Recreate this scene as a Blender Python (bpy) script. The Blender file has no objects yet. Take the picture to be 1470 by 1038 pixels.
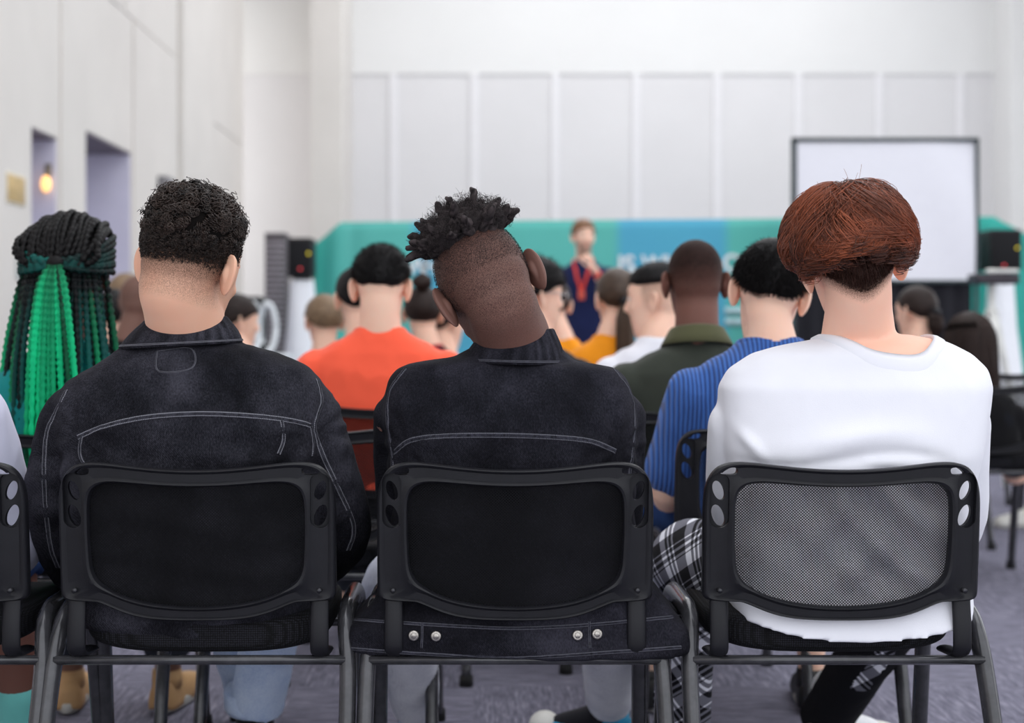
import bpy, bmesh, math, random
import numpy as np
from mathutils import Vector, Matrix
from mathutils.bvhtree import BVHTree

rng = np.random.default_rng(7)
random.seed(7)
C = bpy.context.scene.collection
PI = math.pi
FPX = 2041.0                     # 50 mm lens on 36 mm, frame 1470 px wide
CAM = np.array([0.0, 0.0, 1.02])
VPX, VPY = 680.0, 465.0          # where the room's depth lines meet

# ---------------------------------------------------------------- camera, world, light
cam_d = bpy.data.cameras.new('camera')
cam = bpy.data.objects.new('camera', cam_d)
C.objects.link(cam)
cam.location = CAM
cam.rotation_euler = (PI / 2, 0, 0)
cam_d.lens = 50
cam_d.sensor_width = 36
cam_d.shift_x = (735 - VPX) / 1470
cam_d.shift_y = (VPY - 519) / 1470
cam_d.dof.use_dof = True
cam_d.dof.focus_distance = 2.47
cam_d.dof.aperture_fstop = 2.8
cam_d.clip_end = 200
bpy.context.scene.camera = cam

w = bpy.data.worlds.new('World')
bpy.context.scene.world = w
w.use_nodes = True
bg = w.node_tree.nodes['Background']
bg.inputs[0].default_value = (0.93, 0.96, 1.0, 1)
bg.inputs[1].default_value = 1.65

vs = bpy.context.scene.view_settings
bpy.context.scene.display_settings.display_device = 'sRGB'
vs.view_transform = 'Standard'
vs.look = 'None'
vs.gamma = 1
vs.use_curve_mapping = False
vs.exposure = 0.1
cy = bpy.context.scene.cycles
cy.use_denoising = True
cy.max_bounces = 6
cy.diffuse_bounces = 4
cy.glossy_bounces = 3
cy.transparent_max_bounces = 8
cy.sample_clamp_indirect = 6


def area_light(name, loc, rot, sx, sy, power, col=(1, 1, 1)):
    l = bpy.data.lights.new(name, 'AREA')
    l.shape = 'RECTANGLE'
    l.size, l.size_y, l.energy, l.color = sx, sy, power, col
    o = bpy.data.objects.new(name, l)
    C.objects.link(o)
    o.location, o.rotation_euler = loc, rot
    return o


# area lamps added below the unseen roof to brighten the hall, and another in the niche
area_light('overhead_fill', (2.2, 5.5, 6.9), (0, 0, 0), 7, 12, 110, (1.0, 0.985, 0.96))
area_light('stage_overhead_fill', (2.2, 16.0, 6.9), (0, 0, 0), 8, 6, 150, (1.0, 0.99, 0.98))
area_light('assumed_niche_fill', (-3.95, 19.3, 3.2), (0, math.radians(-90), 0), 5.5, 1.0, 36)  # added lamp for assumed side light in the niche; no window built


def at(px, py, Y):
    """A point of the photograph at depth Y, in metres."""
    return np.array([(px - VPX) * Y / FPX, Y, CAM[2] - (py - VPY) * Y / FPX])


def lin(r, g, b):
    f = lambda c: (c / 255 / 12.92) if c <= 10 else ((c / 255 + 0.055) / 1.055) ** 2.4
    return (f(r), f(g), f(b), 1.0)


# ---------------------------------------------------------------- noise
def _h(ix, iy, iz):
    n = (ix * 374761393 + iy * 668265263 + iz * 2147483647 + 1013904223) & 0xFFFFFFFF
    n = ((n ^ (n >> 13)) * 1274126177) & 0xFFFFFFFF
    return ((n ^ (n >> 16)) & 0xFFFF) / 32767.5 - 1.0


def vnoise(p):
    p = np.asarray(p, float)
    i = np.floor(p).astype(np.int64)
    f = p - i
    f = f * f * (3 - 2 * f)
    out = 0
    for a in (0, 1):
        for b in (0, 1):
            for c in (0, 1):
                wgt = (f[:, 0] if a else 1 - f[:, 0]) * (f[:, 1] if b else 1 - f[:, 1]) * (f[:, 2] if c else 1 - f[:, 2])
                out = out + wgt * _h(i[:, 0] + a, i[:, 1] + b, i[:, 2] + c)
    return out


def fbm(p, octv=3):
    p = np.asarray(p, float)
    s, a, t = 0, 1.0, 0
    for k in range(octv):
        s = s + a * vnoise(p * 2 ** k + 17.3 * k)
        t += a
        a *= 0.5
    return s / t


# ---------------------------------------------------------------- mesh building
class MB:
    def __init__(self):
        self.V, self.F, self.A, self.n = [], [], {}, 0

    def add(self, V, F, mat=0, **attrs):
        V = np.asarray(V, float).reshape(-1, 3)
        if isinstance(F, np.ndarray):
            F = [F]
        for f in F:
            f = np.asarray(f, np.int64)
            if len(f):
                self.F.append((f + self.n, mat))
        self.V.append(V)
        for k, v in attrs.items():
            self.A.setdefault(k, []).append((self.n, np.broadcast_to(np.asarray(v, float), (len(V),))))
        self.n += len(V)
        return self

    def merge(self, other):
        for f, m in other.F:
            self.F.append((f + self.n, m))
        for k, lst in other.A.items():
            for o, v in lst:
                self.A.setdefault(k, []).append((o + self.n, v))
        self.V += other.V
        self.n += other.n
        return self

    def arrays(self):
        return np.concatenate(self.V), self.F

    def mesh(self, name, mats=(), smooth=True, off=None):
        V, F = self.arrays()
        if off is not None:
            V = V - np.asarray(off)
        me = bpy.data.meshes.new(name)
        me.vertices.add(len(V))
        me.vertices.foreach_set('co', V.astype(np.float32).ravel())
        sizes, loops, mi = [], [], []
        for f, m in F:
            sizes.append(np.full(len(f), f.shape[1]))
            loops.append(f.ravel())
            mi.append(np.full(len(f), m))
        sizes, loops, mi = map(np.concatenate, (sizes, loops, mi))
        me.loops.add(len(loops))
        me.loops.foreach_set('vertex_index', loops.astype(np.int32))
        me.polygons.add(len(sizes))
        me.polygons.foreach_set('loop_start', np.concatenate([[0], np.cumsum(sizes)[:-1]]).astype(np.int32))
        me.polygons.foreach_set('material_index', mi.astype(np.int32))
        me.polygons.foreach_set('use_smooth', np.full(len(sizes), smooth))
        me.update(calc_edges=True)
        me.validate()
        for k, lst in self.A.items():
            arr = np.zeros(len(V), np.float32)
            for o, v in lst:
                arr[o:o + len(v)] = v
            a = me.attributes.new(k, 'FLOAT', 'POINT')
            a.data.foreach_set('value', arr)
        for m in mats:
            me.materials.append(m)
        return me

    def build(self, name, mats, parent=None, smooth=True, off=None):
        """Link as one mesh object; vertices are in the parent's frame."""
        if not isinstance(mats, (list, tuple)):
            mats = [mats]
        o = bpy.data.objects.new(name, self.mesh(name, mats, smooth, off))
        C.objects.link(o)
        if parent is not None:
            o.parent = parent
        return o


def grid_faces(R, N, closed=True):
    r = np.arange(R - 1)[:, None]
    c = np.arange(N if closed else N - 1)[None, :]
    c2 = (c + 1) % N
    return np.stack([r * N + c, r * N + c2, (r + 1) * N + c2, (r + 1) * N + c], -1).reshape(-1, 4)


def loft(mb, rings, cap=True, mat=0, **attrs):
    rings = np.asarray(rings, float)
    R, N, _ = rings.shape
    V = rings.reshape(-1, 3)
    F = [grid_faces(R, N)]
    if cap:
        V = np.concatenate([V, rings[0].mean(0)[None], rings[-1].mean(0)[None]])
        k = np.arange(N)
        k2 = (k + 1) % N
        F.append(np.stack([k2, k, np.full(N, R * N)], -1))
        F.append(np.stack([(R - 1) * N + k, (R - 1) * N + k2, np.full(N, R * N + 1)], -1))
    mb.add(V, F, mat, **attrs)


def smooth_path(P, n):
    """Catmull-Rom through the points, n samples."""
    P = np.asarray(P, float)
    K = len(P)
    t = np.linspace(0, K - 1, n)
    i = np.clip(t.astype(int), 0, K - 2)
    u = (t - i)[:, None]
    p1, p2 = P[i], P[i + 1]
    p0 = P[np.maximum(i - 1, 0)]
    p3 = P[np.minimum(i + 2, K - 1)]
    return 0.5 * (2 * p1 + (p2 - p0) * u + (2 * p0 - 5 * p1 + 4 * p2 - p3) * u ** 2 + (3 * p1 - p0 - 3 * p2 + p3) * u ** 3)


def norm(v):
    v = np.asarray(v, float)
    return v / (np.linalg.norm(v, axis=-1, keepdims=True) + 1e-12)


def tube(mb, path, rad, n=16, cap=True, round_ends=True, aspect=None, ref=None, mat=0, **attrs):
    """A tapering tube; aspect = (a, b) squeezes the section along the two frame axes."""
    P = np.asarray(path, float)
    K = len(P)
    r = np.broadcast_to(np.asarray(rad, float), (K,)).copy()
    T = norm(np.gradient(P, axis=0))
    if round_ends:
        pre = [P[0] - T[0] * r[0] * s for s in (0.95, 0.75, 0.4)]
        prr = [r[0] * s for s in (0.3, 0.66, 0.92)]
        post = [P[-1] + T[-1] * r[-1] * s for s in (0.4, 0.75, 0.95)]
        por = [r[-1] * s for s in (0.92, 0.66, 0.3)]
        P = np.concatenate([pre, P, post])
        r = np.concatenate([prr, r, por])
        T = np.concatenate([[T[0]] * 3, T, [T[-1]] * 3])
        K += 6
    if ref is None:
        ref = np.array([1, 0, 0]) if abs(T[0][0]) < 0.8 else np.array([0, 1, 0])
    N0 = norm(np.asarray(ref, float) - T[0] * np.dot(ref, T[0]))
    rings = []
    a = np.linspace(0, 2 * PI, n, endpoint=False)
    ax, bx = aspect or (1, 1)
    for k in range(K):
        N0 = norm(N0 - T[k] * np.dot(N0, T[k]))
        B = np.cross(T[k], N0)
        rings.append(P[k] + r[k] * (np.cos(a)[:, None] * N0 * ax + np.sin(a)[:, None] * B * bx))
    loft(mb, rings, cap, mat, **attrs)


def strands(mb, P, rad, S=3, mat=0, **attrs):
    """Many thin tubes at once. P (N,K,3), rad (N,K); attrs (N,K) arrays."""
    P = np.asarray(P, float)
    N, K, _ = P.shape
    rad = np.broadcast_to(rad, (N, K))
    T = norm(np.gradient(P, axis=1))
    ref = np.where(np.abs(T[..., 2:3]) < 0.85, np.array([0, 0, 1.0]), np.array([1.0, 0, 0]))
    A = norm(np.cross(T, ref))
    B = np.cross(T, A)
    ang = np.linspace(0, 2 * PI, S, endpoint=False)
    V = P[:, :, None, :] + rad[:, :, None, None] * (np.cos(ang)[None, None, :, None] * A[:, :, None, :] + np.sin(ang)[None, None, :, None] * B[:, :, None, :])
    base = grid_faces(K, S)
    F = (base[None] + (np.arange(N) * K * S)[:, None, None]).reshape(-1, 4)
    at_ = {k: np.repeat(np.broadcast_to(v, (N, K)).reshape(-1), S) for k, v in attrs.items()}
    mb.add(V.reshape(-1, 3), F, mat, **at_)


def sphere_dirs(nu, nv):
    th = np.linspace(0, PI, nv)[:, None]
    ph = np.linspace(0, 2 * PI, nu, endpoint=False)[None]
    return np.stack([np.sin(th) * np.cos(ph), np.sin(th) * np.sin(ph), np.cos(th) * np.ones_like(ph)], -1)


def ellipsoid(mb, c, r, R=None, nu=24, nv=14, mat=0, **attrs):
    d = sphere_dirs(nu, nv) * np.asarray(r)
    if R is not None:
        d = d @ np.asarray(R).T
    d = d + np.asarray(c)
    mb.add(d.reshape(-1, 3), grid_faces(nv, nu)[:, ::-1], mat, **attrs)


def superell(mb, c, r, e=0.35, nu=48, nv=25, mat=0, fn=None):
    u = np.linspace(0, 2 * PI, nu, endpoint=False)[None]
    v = np.linspace(-PI / 2, PI / 2, nv)[:, None]
    s = lambda x, p: np.sign(x) * np.abs(x) ** p
    X = s(np.cos(v), e) * s(np.cos(u), e) * r[0]
    Y = s(np.cos(v), e) * s(np.sin(u), e) * r[1]
    Z = s(np.sin(v), e) * r[2] * np.ones_like(u)
    V = np.stack([X, Y, Z], -1).reshape(-1, 3) + np.asarray(c)
    if fn is not None:
        V = fn(V)
    mb.add(V, grid_faces(nv, nu), mat)


def box(mb, lo, hi, bevel=0.0, mat=0, seg=2):
    lo, hi = np.asarray(lo, float), np.asarray(hi, float)
    bm = bmesh.new()
    bmesh.ops.create_cube(bm, size=1)
    for v in bm.verts:
        v.co = Vector(((v.co.x + .5) * (hi[0] - lo[0]) + lo[0], (v.co.y + .5) * (hi[1] - lo[1]) + lo[1], (v.co.z + .5) * (hi[2] - lo[2]) + lo[2]))
    if bevel > 0:
        bmesh.ops.bevel(bm, geom=list(bm.edges), offset=bevel, segments=seg, affect='EDGES', profile=0.5)
    bm.verts.index_update()
    V = np.array([v.co[:] for v in bm.verts])
    by = {}
    for f in bm.faces:
        by.setdefault(len(f.verts), []).append([v.index for v in f.verts])
    mb.add(V, [np.array(x) for x in by.values()], mat)
    bm.free()


def mesh_arrays(me):
    V = np.empty(len(me.vertices) * 3, np.float32)
    me.vertices.foreach_get('co', V)
    V = V.reshape(-1, 3).astype(float)
    N = np.empty(len(me.vertices) * 3, np.float32)
    me.vertices.foreach_get('normal', N)
    tot = np.empty(len(me.polygons), np.int32)
    me.polygons.foreach_get('loop_total', tot)
    lp = np.empty(len(me.loops), np.int32)
    me.loops.foreach_get('vertex_index', lp)
    st = np.concatenate([[0], np.cumsum(tot)[:-1]])
    F = []
    for k in np.unique(tot):
        i = st[tot == k]
        F.append(lp[i[:, None] + np.arange(k)[None]])
    return V, N.reshape(-1, 3).astype(float), F


def remesh(mb, voxel, it=6, fac=0.5):
    """One continuous surface round everything in mb; returns V, normals, faces."""
    me = mb.mesh('tmp')
    o = bpy.data.objects.new('tmp', me)
    C.objects.link(o)
    m = o.modifiers.new('r', 'REMESH')
    m.mode = 'VOXEL'
    m.voxel_size = voxel
    if it:
        s = o.modifiers.new('s', 'SMOOTH')
        s.iterations, s.factor = it, fac
    dg = bpy.context.evaluated_depsgraph_get()
    ev = o.evaluated_get(dg)
    m2 = bpy.data.meshes.new_from_object(ev)
    r = mesh_arrays(m2)
    bpy.data.objects.remove(o)
    bpy.data.meshes.remove(me)
    bpy.data.meshes.remove(m2)
    return r


def bvh_of(V, F):
    polys = [list(map(int, p)) for f in F for p in f]
    return BVHTree.FromPolygons([tuple(v) for v in V], polys)


# ---------------------------------------------------------------- materials
def new_mat(name):
    m = bpy.data.materials.new(name)
    m.use_nodes = True
    nt = m.node_tree
    return m, nt, nt.nodes['Principled BSDF'], nt.nodes


def link(nt, a, b):
    nt.links.new(a, b)


def noise_node(nt, scale, detail=3, coord='Object', stretch=None, rough=0.55):
    tc = nt.nodes.new('ShaderNodeTexCoord')
    src = tc.outputs[coord]
    if stretch:
        mp = nt.nodes.new('ShaderNodeMapping')
        mp.inputs['Scale'].default_value = stretch
        link(nt, src, mp.inputs[0])
        src = mp.outputs[0]
    n = nt.nodes.new('ShaderNodeTexNoise')
    n.inputs['Scale'].default_value = scale
    n.inputs['Detail'].default_value = detail
    n.inputs['Roughness'].default_value = rough
    link(nt, src, n.inputs['Vector'])
    return n


def ramp(nt, src, stops):
    r = nt.nodes.new('ShaderNodeValToRGB')
    el = r.color_ramp.elements
    while len(el) < len(stops):
        el.new(0.5)
    for e, (p, c) in zip(el, stops):
        e.position, e.color = p, c
    link(nt, src, r.inputs[0])
    return r


def mixc(nt, fac, a, b):
    m = nt.nodes.new('ShaderNodeMix')
    m.data_type = 'RGBA'
    for sock, v in ((m.inputs[0], fac), (m.inputs[6], a), (m.inputs[7], b)):
        if hasattr(v, 'default_value') or hasattr(v, 'links'):
            link(nt, v, sock)
        else:
            sock.default_value = v
    return m.outputs[2]


def mathn(nt, op, a, b=None, clamp=False):
    m = nt.nodes.new('ShaderNodeMath')
    m.operation = op
    m.use_clamp = clamp
    for s, v in ((m.inputs[0], a), (m.inputs[1], b)):
        if v is None:
            continue
        if isinstance(v, (int, float)):
            s.default_value = v
        else:
            link(nt, v, s)
    return m.outputs[0]


def bump(nt, bs, src, strength, dist=0.002):
    b = nt.nodes.new('ShaderNodeBump')
    b.inputs['Strength'].default_value = strength
    b.inputs['Distance'].default_value = dist
    link(nt, src, b.inputs['Height'])
    link(nt, b.outputs[0], bs.inputs['Normal'])


def shade(c, k):
    return (min(1, c[0] * k), min(1, c[1] * k), min(1, c[2] * k), 1)


def plain(name, col, rough=0.55, spec=0.4, metal=0.0, var=0.12, scale=12, bmp=0.0, bscale=200, coat=0.0):
    m, nt, bs, _ = new_mat(name)
    n = noise_node(nt, scale)
    r = ramp(nt, n.outputs[0], [(0.3, shade(col, 1 - var)), (0.7, shade(col, 1 + var))])
    link(nt, r.outputs[0], bs.inputs['Base Color'])
    bs.inputs['Roughness'].default_value = rough
    bs.inputs['Specular IOR Level'].default_value = spec
    bs.inputs['Metallic'].default_value = metal
    bs.inputs['Coat Weight'].default_value = coat
    if bmp:
        n2 = noise_node(nt, bscale, 2)
        bump(nt, bs, n2.outputs[0], bmp)
    return m


def cloth(name, col, var=0.10, weave=900, rough=0.9, fold=0.0, sheen=0.15):
    m, nt, bs, _ = new_mat(name)
    n = noise_node(nt, 9, 4)
    r = ramp(nt, n.outputs[0], [(0.3, shade(col, 1 - var)), (0.7, shade(col, 1 + var))])
    link(nt, r.outputs[0], bs.inputs['Base Color'])
    bs.inputs['Roughness'].default_value = rough
    bs.inputs['Specular IOR Level'].default_value = 0.15
    bs.inputs['Sheen Weight'].default_value = sheen
    n2 = noise_node(nt, weave, 2)
    bump(nt, bs, n2.outputs[0], 0.25, 0.001)
    return m


def denim(name, dark, light, fleck=0.5):
    m, nt, bs, _ = new_mat(name)
    big = noise_node(nt, 14, 5, rough=0.65)
    fine = noise_node(nt, 520, 3, stretch=(1, 1, 0.45))
    tc = nt.nodes.new('ShaderNodeTexCoord')
    wv = nt.nodes.new('ShaderNodeTexWave')
    wv.wave_type = 'BANDS'
    wv.bands_direction = 'DIAGONAL'
    wv.inputs['Scale'].default_value = 170
    wv.inputs['Distortion'].default_value = 1.0
    link(nt, tc.outputs['Object'], wv.inputs[0])
    a = mathn(nt, 'MULTIPLY', big.outputs[0], 0.55)
    b = mathn(nt, 'MULTIPLY', fine.outputs[0], 0.65)
    c = mathn(nt, 'ADD', a, b)
    c = mathn(nt, 'ADD', c, mathn(nt, 'MULTIPLY', wv.outputs[1], 0.10))
    at_ = nt.nodes.new('ShaderNodeAttribute')
    at_.attribute_name = 'wash'
    c = mathn(nt, 'ADD', c, mathn(nt, 'MULTIPLY', at_.outputs['Fac'], 0.35))
    r = ramp(nt, c, [(0.42, dark), (0.62, tuple((dark[i] * (1 - fleck) + light[i] * fleck) for i in range(3)) + (1,)), (0.95, light)])
    link(nt, r.outputs[0], bs.inputs['Base Color'])
    bs.inputs['Roughness'].default_value = 0.92
    bs.inputs['Specular IOR Level'].default_value = 0.12
    bump(nt, bs, c, 0.5, 0.0015)
    return m


def stitch_mat(name, base, thread):
    """A twin-needle seam: thread dashes along the tape."""
    m, nt, bs, _ = new_mat(name)
    at_ = nt.nodes.new('ShaderNodeAttribute')
    at_.attribute_name = 'along'
    ac = nt.nodes.new('ShaderNodeAttribute')
    ac.attribute_name = 'across'
    d = mathn(nt, 'LESS_THAN', mathn(nt, 'FRACT', mathn(nt, 'MULTIPLY', at_.outputs['Fac'], 330)), 0.68)
    l1 = mathn(nt, 'LESS_THAN', mathn(nt, 'ABSOLUTE', mathn(nt, 'SUBTRACT', mathn(nt, 'ABSOLUTE', ac.outputs['Fac']), 0.62)), 0.16)
    f = mathn(nt, 'MULTIPLY', d, l1)
    n = noise_node(nt, 300, 3)
    r = ramp(nt, mathn(nt, 'ADD', mathn(nt, 'MULTIPLY', n.outputs[0], 0.6), mathn(nt, 'MULTIPLY', noise_node(nt, 110, 2).outputs[0], 0.4)), [(0.36, base), (0.62, shade(base, 4.5))])
    link(nt, mixc(nt, f, r.outputs[0], thread), bs.inputs['Base Color'])
    bs.inputs['Roughness'].default_value = 0.9
    bs.inputs['Specular IOR Level'].default_value = 0.1
    return m


def skin(name, col, hair=(0.012, 0.009, 0.008, 1), sss=0.12, ruddy=0.06, grain=0.55):
    """Skin with clipped stubble where the mesh carries 'stub', redder lips where it carries 'lip'."""
    m, nt, bs, _ = new_mat(name)
    n = noise_node(nt, 22, 4)
    red = (min(1, col[0] * 1.06), col[1] * (1 - ruddy * 2), col[2] * (1 - ruddy * 2.5), 1)
    base = mixc(nt, n.outputs[0], col, red)
    lp = nt.nodes.new('ShaderNodeAttribute')
    lp.attribute_name = 'lip'
    base = mixc(nt, lp.outputs['Fac'], base, (col[0] * 0.8, col[1] * 0.5, col[2] * 0.5, 1))
    st = nt.nodes.new('ShaderNodeAttribute')
    st.attribute_name = 'stub'
    g = noise_node(nt, 850, 2, stretch=(1, 1, 0.55))
    k = mathn(nt, 'ADD', st.outputs['Fac'], mathn(nt, 'MULTIPLY', mathn(nt, 'SUBTRACT', g.outputs[0], 0.5), mathn(nt, 'MULTIPLY', mathn(nt, 'MINIMUM', mathn(nt, 'MULTIPLY', st.outputs['Fac'], 5), 1.0), grain * 2.4)), clamp=True)
    base = mixc(nt, k, base, hair)
    link(nt, base, bs.inputs['Base Color'])
    bs.inputs['Roughness'].default_value = 0.52
    link(nt, mathn(nt, 'MULTIPLY', mathn(nt, 'SUBTRACT', 1.0, mathn(nt, 'MULTIPLY', k, 0.9)), 0.26), bs.inputs['Specular IOR Level'])
    link(nt, mathn(nt, 'MULTIPLY', mathn(nt, 'SUBTRACT', 1.0, k), sss), bs.inputs['Subsurface Weight'])
    bs.inputs['Subsurface Weight'].default_value = sss
    bs.inputs['Subsurface Radius'].default_value = (0.9, 0.35, 0.2)
    bs.inputs['Subsurface Scale'].default_value = 0.012
    n2 = noise_node(nt, 400, 3)
    bump(nt, bs, n2.outputs[0], 0.12, 0.001)
    return m


def hair_mat(name, root, tip, rough=0.42, spec=0.35):
    """Colour by 'tone': 0 the root colour, 1 the tip colour."""
    m, nt, bs, _ = new_mat(name)
    t = nt.nodes.new('ShaderNodeAttribute')
    t.attribute_name = 'tone'
    n = noise_node(nt, 60, 2)
    k = mathn(nt, 'ADD', t.outputs['Fac'], mathn(nt, 'MULTIPLY', mathn(nt, 'SUBTRACT', n.outputs[0], 0.5), 0.25), clamp=True)
    link(nt, mixc(nt, k, root, tip), bs.inputs['Base Color'])
    bs.inputs['Roughness'].default_value = rough
    bs.inputs['Specular IOR Level'].default_value = spec
    return m


def glow(name, col, strength):
    m, nt, bs, _ = new_mat(name)
    bs.inputs['Base Color'].default_value = col
    bs.inputs['Emission Color'].default_value = col
    bs.inputs['Emission Strength'].default_value = strength
    return m


# ---------------------------------------------------------------- things
def tag(o, label, cat, group=None):
    o['label'], o['category'] = label, cat
    if group:
        o['group'] = group
    return o


def thing(name, label, cat, loc=(0, 0, 0), rz=0.0, group=None):
    o = bpy.data.objects.new(name, None)
    o.empty_display_size = 0.1
    C.objects.link(o)
    o.location = loc
    o.rotation_euler = (0, 0, rz)
    return tag(o, label, cat, group)


def struct(name, mb, m, parent=None, smooth=False):
    o = mb.build(name, m, parent, smooth)
    if parent is None:
        o['kind'] = 'structure'
    return o


def dup(root, loc, rz, label, group=None):
    """A copy of a thing with copies of its parts and sub-parts."""
    r = root.copy()
    C.objects.link(r)
    r.location, r.rotation_euler = loc, (0, 0, rz)
    r['label'] = label
    if group:
        r['group'] = group
    for ch in list(root.children):
        c = ch.copy()
        C.objects.link(c)
        c.parent = r
        for g in list(ch.children):
            d = g.copy()
            C.objects.link(d)
            d.parent = c
    return r
# ================================================================ the hall
XL = -3.0
wall_m = plain('wall_paint', lin(218, 213, 208), 0.75, 0.2, var=0.035, scale=1.3)
wall_hi_m = plain('upper_wall_paint', lin(228, 227, 226), 0.75, 0.2, var=0.02, scale=0.8)
back_m = plain('back_wall_panel', lin(220, 218, 219), 0.7, 0.2, var=0.025, scale=0.9)
batten_m = plain('batten_paint', lin(230, 228, 230), 0.7, 0.2, var=0.02)
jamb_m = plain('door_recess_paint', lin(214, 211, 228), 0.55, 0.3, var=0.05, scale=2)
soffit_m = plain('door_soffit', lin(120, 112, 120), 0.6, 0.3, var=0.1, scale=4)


def carpet():
    m, nt, bs, _ = new_mat('carpet')
    tc = nt.nodes.new('ShaderNodeTexCoord')
    # carpet tiles of half a metre, laid with the pile turned by a quarter from one to the next
    ck = nt.nodes.new('ShaderNodeTexChecker')
    ck.inputs['Scale'].default_value = 2.0
    link(nt, tc.outputs['Object'], ck.inputs[0])
    a = noise_node(nt, 60, 4, stretch=(0.16, 1.6, 1), rough=0.7)
    b = noise_node(nt, 60, 4, stretch=(1.6, 0.16, 1), rough=0.7)
    mx = nt.nodes.new('ShaderNodeMix')
    link(nt, ck.outputs[1], mx.inputs[0])
    link(nt, a.outputs[0], mx.inputs[2])
    link(nt, b.outputs[0], mx.inputs[3])
    r = ramp(nt, mx.outputs[0], [(0.25, lin(78, 77, 92)), (0.5, lin(118, 116, 132)), (0.78, lin(172, 170, 186))])
    link(nt, r.outputs[0], bs.inputs['Base Color'])
    bs.inputs['Roughness'].default_value = 0.95
    bs.inputs['Specular IOR Level'].default_value = 0.1
    f = noise_node(nt, 700, 2)
    bump(nt, bs, f.outputs[0], 0.6, 0.004)
    return m


mb = MB()
box(mb, (-5, -1.5, -0.1), (9.5, 21, 0))
struct('floor', mb, carpet())

D1, D2 = (9.57, 10.24, 2.36), (10.97, 12.45, 2.52)
mb = MB()
T = 0.62
for (y0, y1, z0, z1) in ((-1.0, D1[0], 0, 7), (D1[0], D1[1], D1[2], 7), (D1[1], D2[0], 0, 7), (D2[0], D2[1], D2[2], 7), (D2[1], 18.5, 0, 7)):
    box(mb, (XL - T, y0, z0), (XL, y1, z1))
struct('wall_left', mb, wall_m)
# linings of the two doorways, with a back panel that closes them
for k, (y0, y1, zt) in enumerate((D1, D2)):
    mb = MB()
    box(mb, (XL - T, y1 - 0.02, 0), (XL - 0.006, y1 + 0.0, zt))
    box(mb, (XL - T, y0, 0), (XL - 0.006, y0 + 0.02, zt))
    box(mb, (XL - T - 0.05, y0, 0), (XL - T, y1, zt))
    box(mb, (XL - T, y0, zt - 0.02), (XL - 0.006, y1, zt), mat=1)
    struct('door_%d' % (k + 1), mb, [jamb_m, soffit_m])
# pilasters and raised boards of the side wall
n = 0
for (y0, y1, z0, z1, d) in ((8.2, 9.49, 0, 7, 0.05), (14.4, 16.1, 0, 7, 0.06), (10.3, 12.1, 3.70, 7, 0.012), (12.2, 14.3, 3.70, 7, 0.012),
                            (10.3, 10.93, 0, 3.68, 0.02), (12.5, 14.3, 0, 3.68, 0.02), (16.2, 18.4, 0, 3.3, 0.012), (16.2, 18.4, 3.34, 7, 0.012)):
    n += 1
    mb = MB()
    box(mb, (XL - 0.01, y0, z0), (XL + d, y1, z1), 0.004)
    struct('trim_%d' % n, mb, wall_m)
mb = MB()
box(mb, (-4.3, 20.0, 0), (9.0, 20.3, 4.53))
struct('wall_back', mb, back_m)
mb = MB()
box(mb, (-4.3, 19.975, 4.53), (9.0, 20.3, 7))
struct('wall_back_upper', mb, wall_hi_m)
mb = MB()
box(mb, (-4.4, 18.5, 0), (-4.2, 20.1, 7))
box(mb, (-4.4, 18.3, 0), (XL - T, 18.5, 7))
struct('wall_niche', mb, wall_hi_m)
for k in range(8):
    n += 1
    x = (565 + 116 * k - VPX) / 102.0
    mb = MB()
    box(mb, (x - 0.055, 19.965, 0), (x + 0.055, 20.01, 4.53), 0.004)
    struct('trim_%d' % n, mb, batten_m)
mb = MB()
box(mb, (-2.13, 18.5, 0), (-1.71, 20.05, 7), 0.01)
struct('column_left', mb, wall_m)
mb = MB()
box(mb, (7.3, 19.3, 0), (7.9, 20.05, 7), 0.01)
struct('column_right', mb, wall_hi_m)
# side wall with assumed tall openings for light, outside the picture on the right
mb = MB()
for (y0, y1, z0, z1) in ((-1.0, 0.6, 0, 7), (5.6, 6.4, 0, 7), (11.4, 12.2, 0, 7), (17.2, 20, 0, 7), (-1, 20, 0, 0.5), (-1, 20, 6.3, 7)):
    box(mb, (8.6, y0, z0), (8.9, y1, z1))
struct('wall_right', mb, wall_hi_m)
mb = MB()
for (x0, x1, y0, y1) in ((-4.4, -1.5, -1, 20.2), (6.2, 9, -1, 20.2), (-1.5, 6.2, 11.8, 12.8), (-1.5, 6.2, 19.2, 20.2), (-1.5, 6.2, -1, -0.7)):
    box(mb, (x0, y0, 7.0), (x1, y1, 7.15))
struct('ceiling', mb, wall_hi_m)  # unseen roof, assumed openings left in it to let light down

# ---- small things on the side wall
sgn = thing('wall_sign', 'small tan rectangular plaque high on the pale side wall', 'sign', (XL + 0.05, 9.15, 1.885))
mb = MB()
box(mb, (0, -0.17, -0.085), (0.012, 0.17, 0.085), 0.004)
mb.build('plaque', plain('tan_plaque', lin(196, 168, 118), 0.5, 0.4, var=0.2, scale=25), sgn)
mb = MB()
box(mb, (0.0, -0.185, -0.1), (0.008, 0.185, 0.1), 0.003)
mb.build('backing', plain('plaque_backing', lin(225, 215, 195)), sgn)
sw = thing('light_switch', 'small pale switch plate on the side wall under the plaque', 'switch', (XL + 0.05, 9.2, 1.41))
mb = MB()
box(mb, (0, -0.045, -0.1), (0.012, 0.045, 0.1), 0.004)
mb.build('plate', plain('switch_plate', lin(190, 198, 196)), sw)
mb = MB()
box(mb, (0.01, -0.02, -0.035), (0.018, 0.02, 0.035), 0.003)
mb.build('rocker', plain('switch_rocker', lin(200, 170, 140)), sw)
ex = thing('wall_box', 'small dark grey box fixed on the side wall beyond the second doorway', 'box', (XL + 0.02, 13.6, 2.33))
mb = MB()
box(mb, (0, -0.2, -0.09), (0.09, 0.2, 0.09), 0.01)
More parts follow.
